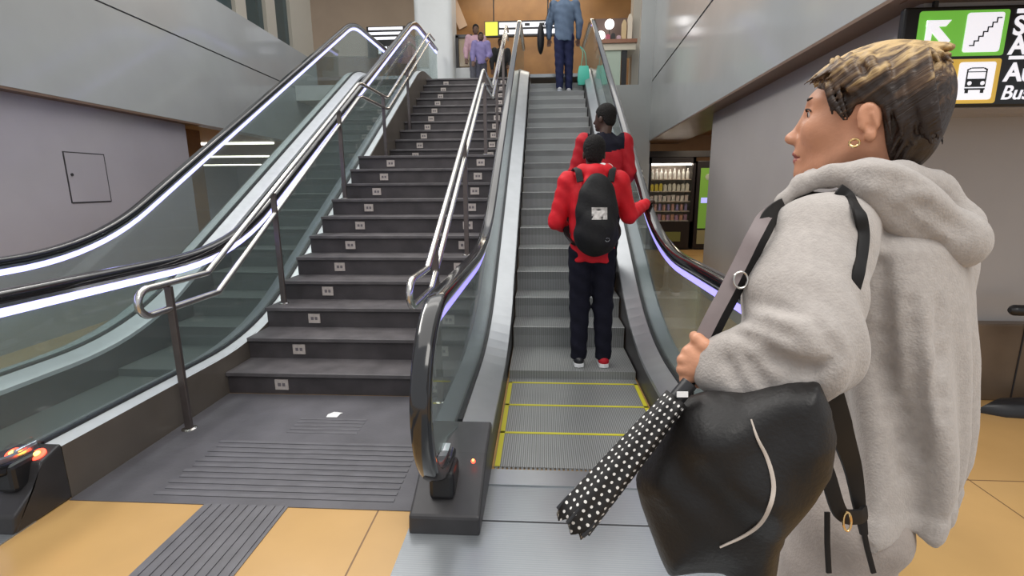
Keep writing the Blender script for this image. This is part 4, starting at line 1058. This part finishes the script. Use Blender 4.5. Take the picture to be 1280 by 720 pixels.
# ------------------------------------------------------------- folded umbrella
ua, ub = at(846, 498, .74), at(716, 652, .735)
def dot_mat():
    Mu = mat('dotted umbrella cloth', (.012, .011, .011), .55, 0, .4); nt = Mu.node_tree; b = nt.nodes['Principled BSDF']; L = nt.links.new
    tc = nt.nodes.new('ShaderNodeTexCoord'); sp = nt.nodes.new('ShaderNodeSeparateXYZ'); L(tc.outputs['Object'], sp.inputs[0])
    def mth(op, a, b_=None):
        n = nt.nodes.new('ShaderNodeMath'); n.operation = op
        for i, v in enumerate((a, b_)):
            if v is None: continue
            if hasattr(v, 'links'): L(v, n.inputs[i])
            else: n.inputs[i].default_value = v
        return n.outputs[0]
    a = mth('MULTIPLY', mth('ARCTAN2', sp.outputs['Y'], sp.outputs['X']), 15/(2*PI)); z = mth('MULTIPLY', sp.outputs['Z'], 1/.0112)
    row = mth('FLOOR', z); sh_ = mth('MULTIPLY', mth('MODULO', row, 2.0), .5)
    fa = mth('SUBTRACT', mth('FRACT', mth('ADD', a, sh_)), .5); fz = mth('SUBTRACT', mth('FRACT', z), .5)
    d = mth('SQRT', mth('ADD', mth('MULTIPLY', fa, fa), mth('MULTIPLY', fz, fz)))
    lt = mth('LESS_THAN', d, .20)
    mx = nt.nodes.new('ShaderNodeMix'); mx.data_type = 'RGBA'; mx.inputs['A'].default_value = (.012, .011, .011, 1); mx.inputs['B'].default_value = (.75, .73, .70, 1)
    L(lt, mx.inputs['Factor']); L(mx.outputs['Result'], b.inputs['Base Color']); return Mu
umb = empty('umbrella', ub, 'black folding umbrella with white polka dots, sticking out beside the black handbag', 'umbrella')
axis = (ua-ub); Lu = axis.length; axz = axis.normalized(); axx = axz.cross(-vF).normalized(); axy = axz.cross(axx)
rot = Matrix((axx, axy, axz)).transposed().to_4x4()
mb = MB(); rows = []
for i in range(15):
    t = i/14; z = Lu*t; r = .0285-.0115*t
    if i == 0: r *= .96
    rows.append([Vector(((r*(1+.10*math.cos(6*a+1.5*t)))*math.cos(a), (r*(1+.10*math.cos(6*a+1.5*t)))*math.sin(a), z+(.010*math.cos(6*a) if i == 0 else 0))) for a in [2*PI*k/36 for k in range(36)]])
mb.grid(rows, True, 0, True)
c_ = mb.b; bmesh.ops.recalc_face_normals(c_, faces=c_.faces[:])
me = bpy.data.meshes.new('canopy'); c_.to_mesh(me); c_.free(); me.materials.append(dot_mat())
cn = bpy.data.objects.new('canopy', me); COL.objects.link(cn); cn.parent = umb; cn.matrix_local = rot
me.polygons.foreach_set('use_smooth', [True]*len(me.polygons))
for k in range(6):
    a = 2*PI*k/6; e = Vector((.029*math.cos(a), .029*math.sin(a), .006)); w0 = ub+rot.to_3x3() @ e
    MB().tube([w0+axz*.02, w0-axz*.006], [.002, .0032], 8).build('rib_tip', M['black'], umb)
MB().tube([ua-axz*.01, ua+axz*.03], .012, 12).build('handle', M['black'], umb, smooth=True)
tp = at(868, 484, .735)
MB().obox(at(853, 493, .722), vR, vU, vF, .008, .004, .001).build('tag', M['white'], umb)

# ------------------------------------------------------------- people riding the escalator and above it
def figure(name_lbl, base, face, mats, H=1.8, arms=None, feet=None, h=.011, hairstyle='crop', hood=None, yoke=None, shoes=None, long_hair=False, turn=0.):
    """standing figure; face = horizontal facing direction"""
    base = Vector(base); fw = Vector(face).normalized(); lf = Vector((-fw.y, fw.x, 0)); k = H/1.8
    P = lambda f, l, z: base+fw*(f*k)+lf*(l*k)+Vector((0, 0, z*k))
    root = empty('person', base, name_lbl, 'person')
    lo = base-Vector((.62, .75, .02)); hi = base+Vector((.68, .75, 1.90*k))
    ft = feet or ((.0, .10), (.0, -.10))
    an = [P(a, b, .09) for a, b in ft]; hips = [P(0, .085, .93), P(0, -.085, .93)]
    kne = [lerp(hips[i], an[i], .52)+fw*.02 for i in (0, 1)]
    shd = [P(0, .19, 1.47), P(0, -.19, 1.47)]
    A = arms or [(P(.02, .27, 1.17), P(.16, .20, 1.05)), (P(.02, -.27, 1.17), P(.10, -.27, .95))]
    hd_ = P(.02, 0, 1.675); nk = P(-.01, 0, 1.50)
    hf_ = (fw*math.cos(turn)+lf*math.sin(turn)); hl_ = Vector((-hf_.y, hf_.x, 0)); HA_ = (hf_, hl_, Vector((0, 0, 1)))
    hp_ = lambda f, l, u: hd_+hf_*(f*k)+hl_*(l*k)+Vector((0, 0, u*k))
    # body
    B = Field(lo, hi, h)
    B.add(B.chain([nk, P(0, 0, 1.30), P(0, 0, 1.05), P(0, 0, .93)], [.055*k, .10*k, .095*k, .10*k], .04))
    for i in (0, 1):
        B.add(B.chain([hips[i], kne[i], an[i]], [.075*k, .05*k, .036*k], .02), .03)
        B.add(B.cone(an[i]+Vector((0, 0, -.05)), an[i]+fw*.13+Vector((0, 0, -.06)), .032, .024), .02)
        B.add(B.chain([P(0, 0, 1.40), shd[i], A[i][0], A[i][1]], [.07*k, .045*k, .038*k, .027*k], .01), .03)
    tb = B.extract(1)
    Hh = Field(hd_-Vector((.16, .16, .22)), hd_+Vector((.16, .16, .16)), .005)
    Hh.add(Hh.ell(hp_(-.01, 0, .03), (.095*k, .075*k, .095*k), HA_)).add(Hh.ell(hp_(.035, 0, -.03), (.062*k, .058*k, .085*k), HA_), .03)
    Hh.add(Hh.ell(hp_(.075, 0, -.092), (.02, .02, .016), HA_), .02).add(Hh.cone(hp_(.09, 0, .01), hp_(.112, 0, -.03), .008, .013), .012)
    Hh.add(Hh.ell(hp_(.088, 0, -.062), (.014, .024, .012), HA_), .012)
    for s in (1, -1):
        Hh.add(Hh.ell(hp_(-.008, s*.076, -.01), (.02, .010, .032), HA_), .006).cut(Hh.ell(hp_(.095, s*.03, .006), (.014, .018, .011), HA_), .014)
    Hh.add(Hh.chain([hp_(-.03, 0, -.05), nk], [.052*k, .055*k]), .03)
    parts = [tb, Hh.extract(1)]
    for i in (0, 1):      # hands: palm, four fingers, thumb
        w, e = A[i][1], A[i][0]; d = (w-e).normalized(); G = Field(w-Vector((.15, .15, .15)), w+Vector((.15, .15, .15)), .0045)
        up = Vector((0, 0, 1)); sd = d.cross(up); sd = sd.normalized() if sd.length > .1 else lf; nn = sd.cross(d).normalized()
        G.add(G.cone(w-d*.02, w+d*.02, .026, .024)).add(G.ell(w+d*.055, (.042, .036, .017), (d, sd, nn)), .015)
        for j, o2 in enumerate((-.027, -.009, .009, .027)):
            b0 = w+d*.085+sd*o2; L_ = (.034, .04, .038, .03)[j]
            G.add(G.chain([b0, b0+d*L_-nn*.008, b0+d*(L_*1.1)-nn*.035], [.0095, .0088, .007]), .004)
        sg_ = -1 if i else 1
        G.add(G.chain([w+d*.03+sd*.028*sg_, w+d*.055+sd*.05*sg_-nn*.01, w+d*.075+sd*.052*sg_-nn*.025], [.012, .010, .008]), .006)
        parts.append(G.extract(1))
    vq_mesh('body', parts, mats['skin'], root)
    # hair
    R = Field(hd_-Vector((.18, .18, .20)), hd_+Vector((.18, .18, .18)), .005)
    sh0 = R.ell(hp_(-.015, 0, .045), (.104*k, .085*k, .098*k), HA_)
    sh0 = smin(sh0, R.ell(hp_(-.045, 0, -.01), (.065, .068, .075), HA_), .02)
    f2 = (R.X-float(hd_.x))*float(hf_.x)+(R.Y-float(hd_.y))*float(hf_.y); u2 = R.Z-float(hd_.z)
    cutd = np.interp(f2, [-.2, -.06, -.035, -.02, .03, .04, .08, .12], [-.075, -.07, -.03, .01, .0, .04, .065, .07]).astype(np.float32)-u2
    R.D = -smin(-sh0, -cutd*.8, .006); R.D = (R.D-.0025*np.sin(R.X*260)*np.sin(R.Y*250)*np.sin(R.Z*240)).astype(np.float32)
    R.mesh('hair', mats['hair'], root)
    # jacket
    J = Field(lo, hi, h)
    zs2 = [base.z+k*q for q in (.86, .92, 1.05, 1.20, 1.34, 1.44, 1.50, 1.55)]
    z_ = J.rings(zs2, [base.x]*8, [base.y]*8, [q*k for q in (.125, .132, .135, .14, .142, .125, .09, .055)], [q*k for q in (.165, .172, .168, .178, .198, .195, .125, .07)], float(fw.x), float(fw.y))
    th_ = np.arctan2(J.Y-base.y, J.X-base.x)
    z_ = z_-.004*np.sin(th_*7+J.Z*14)-.003*np.sin(J.Z*45+3*th_)
    J.D = np.minimum(J.D, z_.astype(np.float32))
    for i in (0, 1):
        c = J.chain([P(0, (.15, -.15)[i], 1.44), shd[i], A[i][0], lerp(A[i][0], A[i][1], .93)], [.075, .078, .066, .046], .02)
        c = c-.003*np.sin((J.X+J.Y*.6+J.Z)*60); J.D = smin(J.D, c.astype(np.float32), .02)
    if hood:
        J.D = smin(J.D, J.chain([P(.03, .105, 1.55), P(-.06, .085, 1.545), P(-.11, 0, 1.535), P(-.06, -.085, 1.545), P(.03, -.105, 1.55)], [.04, .053, .060, .053, .04], .02).astype(np.float32), .012)
        J.D = smin(J.D, J.ell(P(-.12, 0, 1.46), (.10, .06, .075), (lf, fw, Vector((0, 0, 1)))).astype(np.float32), .02)
        J.cut(J.chain([P(-.01, 0, 1.70), P(-.01, 0, 1.55)], [.075, .07]), .01)
    jk = J.mesh('jacket', mats['jacket'], root, 1)
    if yoke:
        me = jk.data; n = len(me.polygons); ce = np.empty(n*3, np.float32); me.polygons.foreach_get('center', ce); ce = ce.reshape(-1, 3)
        bb = ce@np.array(fw, np.float32); sdv = ce@np.array(lf, np.float32)
        me.materials.append(mats['yoke']); me.polygons.foreach_set('material_index', ((ce[:, 2] > 1.36*k+np.abs(sdv)*.25) & (bb < .03) & (np.abs(sdv) < .17)).astype(np.int32))
    # trousers
    Tt = Field(lo, hi, h)
    Tt.add(Tt.chain([P(0, 0, .98), P(0, 0, .92)], [.125*k, .12*k]))
    for i in (0, 1): Tt.add(Tt.chain([hips[i], kne[i], an[i]+Vector((0, 0, -.02))], [.10*k, .080*k, .064*k], .02), .025)
    Tt.D = np.maximum(Tt.D-.003*np.sin(Tt.Z*50+Tt.X*30), (base.z+.055)-Tt.Z).astype(np.float32)
    Tt.mesh('trousers', mats['trousers'], root, 1)
    for i in (0, 1):
        S = Field(an[i]-Vector((.20, .22, .10)), an[i]+Vector((.20, .22, .06)), .006); b0 = an[i]
        S.add(S.cone(b0+fw*-.035+Vector((0, 0, -.045)), b0+fw*.14+Vector((0, 0, -.055)), .042, .034)).add(S.cone(b0+Vector((0, 0, -.0)), b0+Vector((0, 0, -.04)), .04, .042), .02)
        S.D = np.maximum(S.D, base.z+.026-S.Z).astype(np.float32)
        so = S.mesh('shoe', (shoes or [M['black']]*2)[i], root, 1)
        a0 = b0; rows = []
        out = [(-.082, .0), (-.07, .035), (-.02, .044), (.06, .044), (.13, .038), (.165, .02), (.172, 0), (.165, -.02), (.13, -.038), (.06, -.044), (-.02, -.044), (-.07, -.035)]
        for zz_ in (.001, .03): rows.append([Vector((a0.x, a0.y, base.z+zz_))+fw*p0+lf*p1 for p0, p1 in out])
        MB().grid(rows, True, 0, True).build('sole', mats.get('sole', M['white']), so)
    return root, P, fw, lf
# rider nearest the camera
b1 = Vector((.385, 3.90, .079)); P1 = lambda f, l, z: b1+Vector((-l, f, z))
arms1 = [(P1(.03, .275, 1.16), P1(.19, .18, 1.09)), (P1(.10, -.29, 1.20), Vector((.865, 4.30, 1.36)))]
r1, Pr1, fw1, lf1 = figure('person in a bright red hooded jacket with black backpack, hand on the right handrail', b1, (0, 1, 0), dict(skin=M['skin_d'], hair=M['blackhair'], jacket=M['redj'], trousers=M['navy']), 1.79, arms1, ((.0, .085), (.0, -.115)), hood=True, shoes=[M['black'], M['redd']])
Fl = Field(P1(-.2, .2, 1.42), P1(.2, -.2, 1.66), .006)
Fl.lo = np.array((b1.x-.2, b1.y-.2, b1.z+1.40), np.float32); Fl = Field((b1.x-.2, b1.y-.2, b1.z+1.40), (b1.x+.2, b1.y+.2, b1.z+1.68), .006)
Fl.D = Fl.chain([P1(-.085, -.01, 1.548), P1(-.075, -.055, 1.558), P1(-.04, -.10, 1.552), P1(.03, -.115, 1.545)], [.020, .034, .036, .03], .02)
Fl.mesh('hood_lining', M['white'], r1, 1)
bp = empty('backpack', P1(-.2, 0, 1.0), 'black backpack with a grey patch, worn by the person in the bright red jacket', 'backpack')
Fp = Field(P1(-.36, .26, .90)-Vector((.05, 0, 0)), P1(.02, -.26, 1.62)+Vector((.05, .0, 0)), .007)
Fp.D = Field.__dict__['ell'](Fp, P1(-.19, -.01, 1.22), (.155, .085, .30))
Fp.add(Fp.ell(P1(-.235, -.01, 1.12), (.125, .07, .17)), .02).add(Fp.ell(P1(-.17, -.01, 1.06), (.165, .09, .14)), .04)
Fp.D = (Fp.D-.003*np.sin(Fp.Z*40+Fp.X*20)).astype(np.float32)
Fp.cut(Fp.chain([P1(-.30, .125, 1.20), P1(-.315, 0, 1.245), P1(-.30, -.145, 1.20)], [.004, .004, .004]), .008)
Fp.mesh('bag_body', M['bpack'], bp, 1)
def bpsurf(x, z, lift=.002):
    i = int(round((x-Fp.lo[0])/Fp.h)); k = int(round((z-Fp.lo[2])/Fp.h)); col = Fp.D[i, :, k]; j = int(np.argmax(col < 0)); return Vector((x, float(Fp.lo[1]+j*Fp.h)-lift, z))
pcx = .405
rows = [[bpsurf(pcx-.055+.11*i/6, b1.z+1.195+.085*j/5, .004) for i in range(7)] for j in range(6)]
o = MB().grid(rows).build('patch', mat('grey reflective patch', (.42, .40, .38), .35, 0, .5, .3, 40), bp); sm_ = o.modifiers.new('thick', 'SOLIDIFY'); sm_.thickness = .002
lg = [bpsurf(pcx+.062+.016*math.cos(a), b1.z+1.05+.013*math.sin(a), .003) for a in [2*PI*k/14 for k in range(14)]]
MB().tube(lg, .002, 6, closed=True).build('emblem', M['steel'], bp)
for s in (1, -1):
    pth = spline([P1(-.14, s*.11, 1.46), P1(-.10, s*.125, 1.545), P1(0, s*.14, 1.555), P1(.10, s*.15, 1.50), P1(.165, s*.15, 1.38), P1(.16, s*.165, 1.22), P1(.02, s*.20, 1.08), P1(-.12, s*.15, 1.0)], 5)
    MB().ribbon(pth, .05, .014, [(v-P1(0, s*.06, 1.3)).normalized() for v in pth]).build('shoulder_strap', M['bpack'], bp, smooth=True)
# second rider
b2 = Vector((.575, 4.90, .4585)); P2 = lambda f, l, z: b2+Vector((-l, f, z))
figure('person in a dark red jacket with a black shoulder yoke, ahead of the backpack wearer', b2, (-.12, 1, 0), dict(skin=M['skin_d'], hair=M['blackhair'], jacket=M['redd'], yoke=M['navy'], trousers=M['navy']), 1.78, [(P2(.03, .27, 1.16), P2(.18, .2, 1.02)), (P2(.02, -.245, 1.16), P2(.18, -.20, 1.02))], ((-.02, .09), (.02, -.09)), yoke=True, turn=.75)
# man at the head of the escalator
b3 = Vector((.37, 9.74, 3.170)); P3 = lambda f, l, z: b3+Vector((-l, f, z))
figure('man in a faded blue jacket and dark jeans near the right escalator head', b3, (0, 1, 0), dict(skin=M['skin_m'], hair=M['blackhair'], jacket=M['bluej'], trousers=M['denim'], sole=M['steel']), 1.8, [(P3(.0, .27, 1.17), P3(.05, .27, .93)), (P3(.0, -.27, 1.17), P3(.06, -.26, .93))], ((-.05, .07), (.06, -.10)), shoes=[mat('grey shoe', (.4, .4, .42), .5)]*2)
t = empty('shoulder_bag', P3(-.02, .36, .6), 'black shoulder bag at the left side of the man in the blue jacket', 'bag')
Fq = Field(P3(-.2, .50, .5), P3(.2, .18, 1.2)+Vector((.1, 0, 0)), .010)
Fq.lo = np.array(P3(-.2, .52, .5), np.float32); Fq = Field(P3(-.2, .54, .5), P3(.2, .26, 1.2), .010)
Fq.add(Fq.ell(P3(0, .42, .92), (.065, .12, .26))); Fq.mesh('bag_body', M['bpack'], t, 1)
MB().ribbon(spline([P3(.08, .38, 1.1), P3(.10, .28, 1.35), P3(.0, .24, 1.57), P3(-.10, .28, 1.35), P3(-.08, .38, 1.1)], 6), .03, .006, Vector((-1, 0, .3))).build('strap', M['bpack'], t)
t = empty('carrier_bag', P3(-.02, -.33, .05), 'small teal carrier bag held low by the man in the blue jacket', 'bag')
M['teal'] = mat('teal bag', (.05, .38, .28), .45)
x0, y0, z0 = P3(0, -.36, .12)
rows = [[(x0+a*w, y0+b*.05*w2, z0+zz_) for a, b in ((-.10, -1), (0, -1.25), (.10, -1), (.10, 1), (0, 1.25), (-.10, 1))] for zz_, w, w2 in ((0, .9, .9), (.1, 1.05, 1.2), (.24, 1, 1), (.33, .8, .35))]
MB().grid(rows, True, 0, True).build('bag_body', M['teal'], t, smooth=True)
MB().tube(spline([(x0-.05, y0, z0+.32), (x0-.02, y0, z0+.55), P3(.08, -.29, .80), (x0+.02, y0, z0+.55), (x0+.05, y0, z0+.32)], 6), .006, 8).build('handle', M['teal'], t, smooth=True)
# people in the upper hall
for (x, y, c, tr, hgt, lbl) in ((-1.60, 12.72, (.45, .28, .33), (.1, .1, .12), 1.62, 'person in a pale pink top in the upper hall, right of the display case'),
                           (-1.42, 12.2, (.20, .17, .36), (.05, .05, .07), 1.30, 'small person in a violet top at the head of the stairs'),
                           (-1.10, 13.9, (.02, .02, .022), (.02, .02, .02), 1.62, 'person dressed in black in the upper hall, between the handrails')):
    figure(lbl, (x, y, ZU), (.2, -1, 0), dict(skin=M['skin_m'], hair=M['blackhair'], jacket=mat('top', c, .7), trousers=mat('legwear', tr, .8)), hgt, h=.016)
# ================================================================== LIGHT
W = bpy.data.worlds.new('hall light'); SC.world = W; W.use_nodes = True
bg = W.node_tree.nodes['Background']; bg.inputs[0].default_value = (.93, .96, 1, 1); bg.inputs[1].default_value = .68
def area(name, loc, sx, sy, power, col=(1, .96, .9), rot=(0, 0, 0)):
    l = bpy.data.lights.new(name, 'AREA'); l.shape = 'RECTANGLE'; l.size = sx; l.size_y = sy; l.energy = power; l.color = col
    o = bpy.data.objects.new(name, l); COL.objects.link(o); o.location = loc; o.rotation_euler = rot
    return o
area('ceiling_lamp', (-1.2, 3, 7.5), 7, 9, 260)
area('ceiling_lamp', (1.5, -1.5, 5.0), 3, 3, 150)
area('ceiling_lamp', (-1, 9, 7.8), 7, 5, 170)
area('ceiling_lamp', (-.5, 14.6, 6.9), 4, 1, 40, (1, .88, .7))
area('ceiling_lamp', (3.4, 11, 2.75), 1.2, 2, 40, (1, .85, .65))
area('ceiling_lamp', (-8, 10, 2.38), 2, 3, 22, (1, .85, .65))
area('right_wall_fill', (-4.2, 4.5, 6.4), 1, 6, 260, (1, .97, .93), (0, math.radians(-62), 0))  # added fill that brightens the right fascia, no fitting hangs there
SC.view_settings.view_transform = 'Standard'; SC.view_settings.look = 'None'
SC.view_settings.exposure = 0; SC.view_settings.gamma = 1; SC.view_settings.use_curve_mapping = False
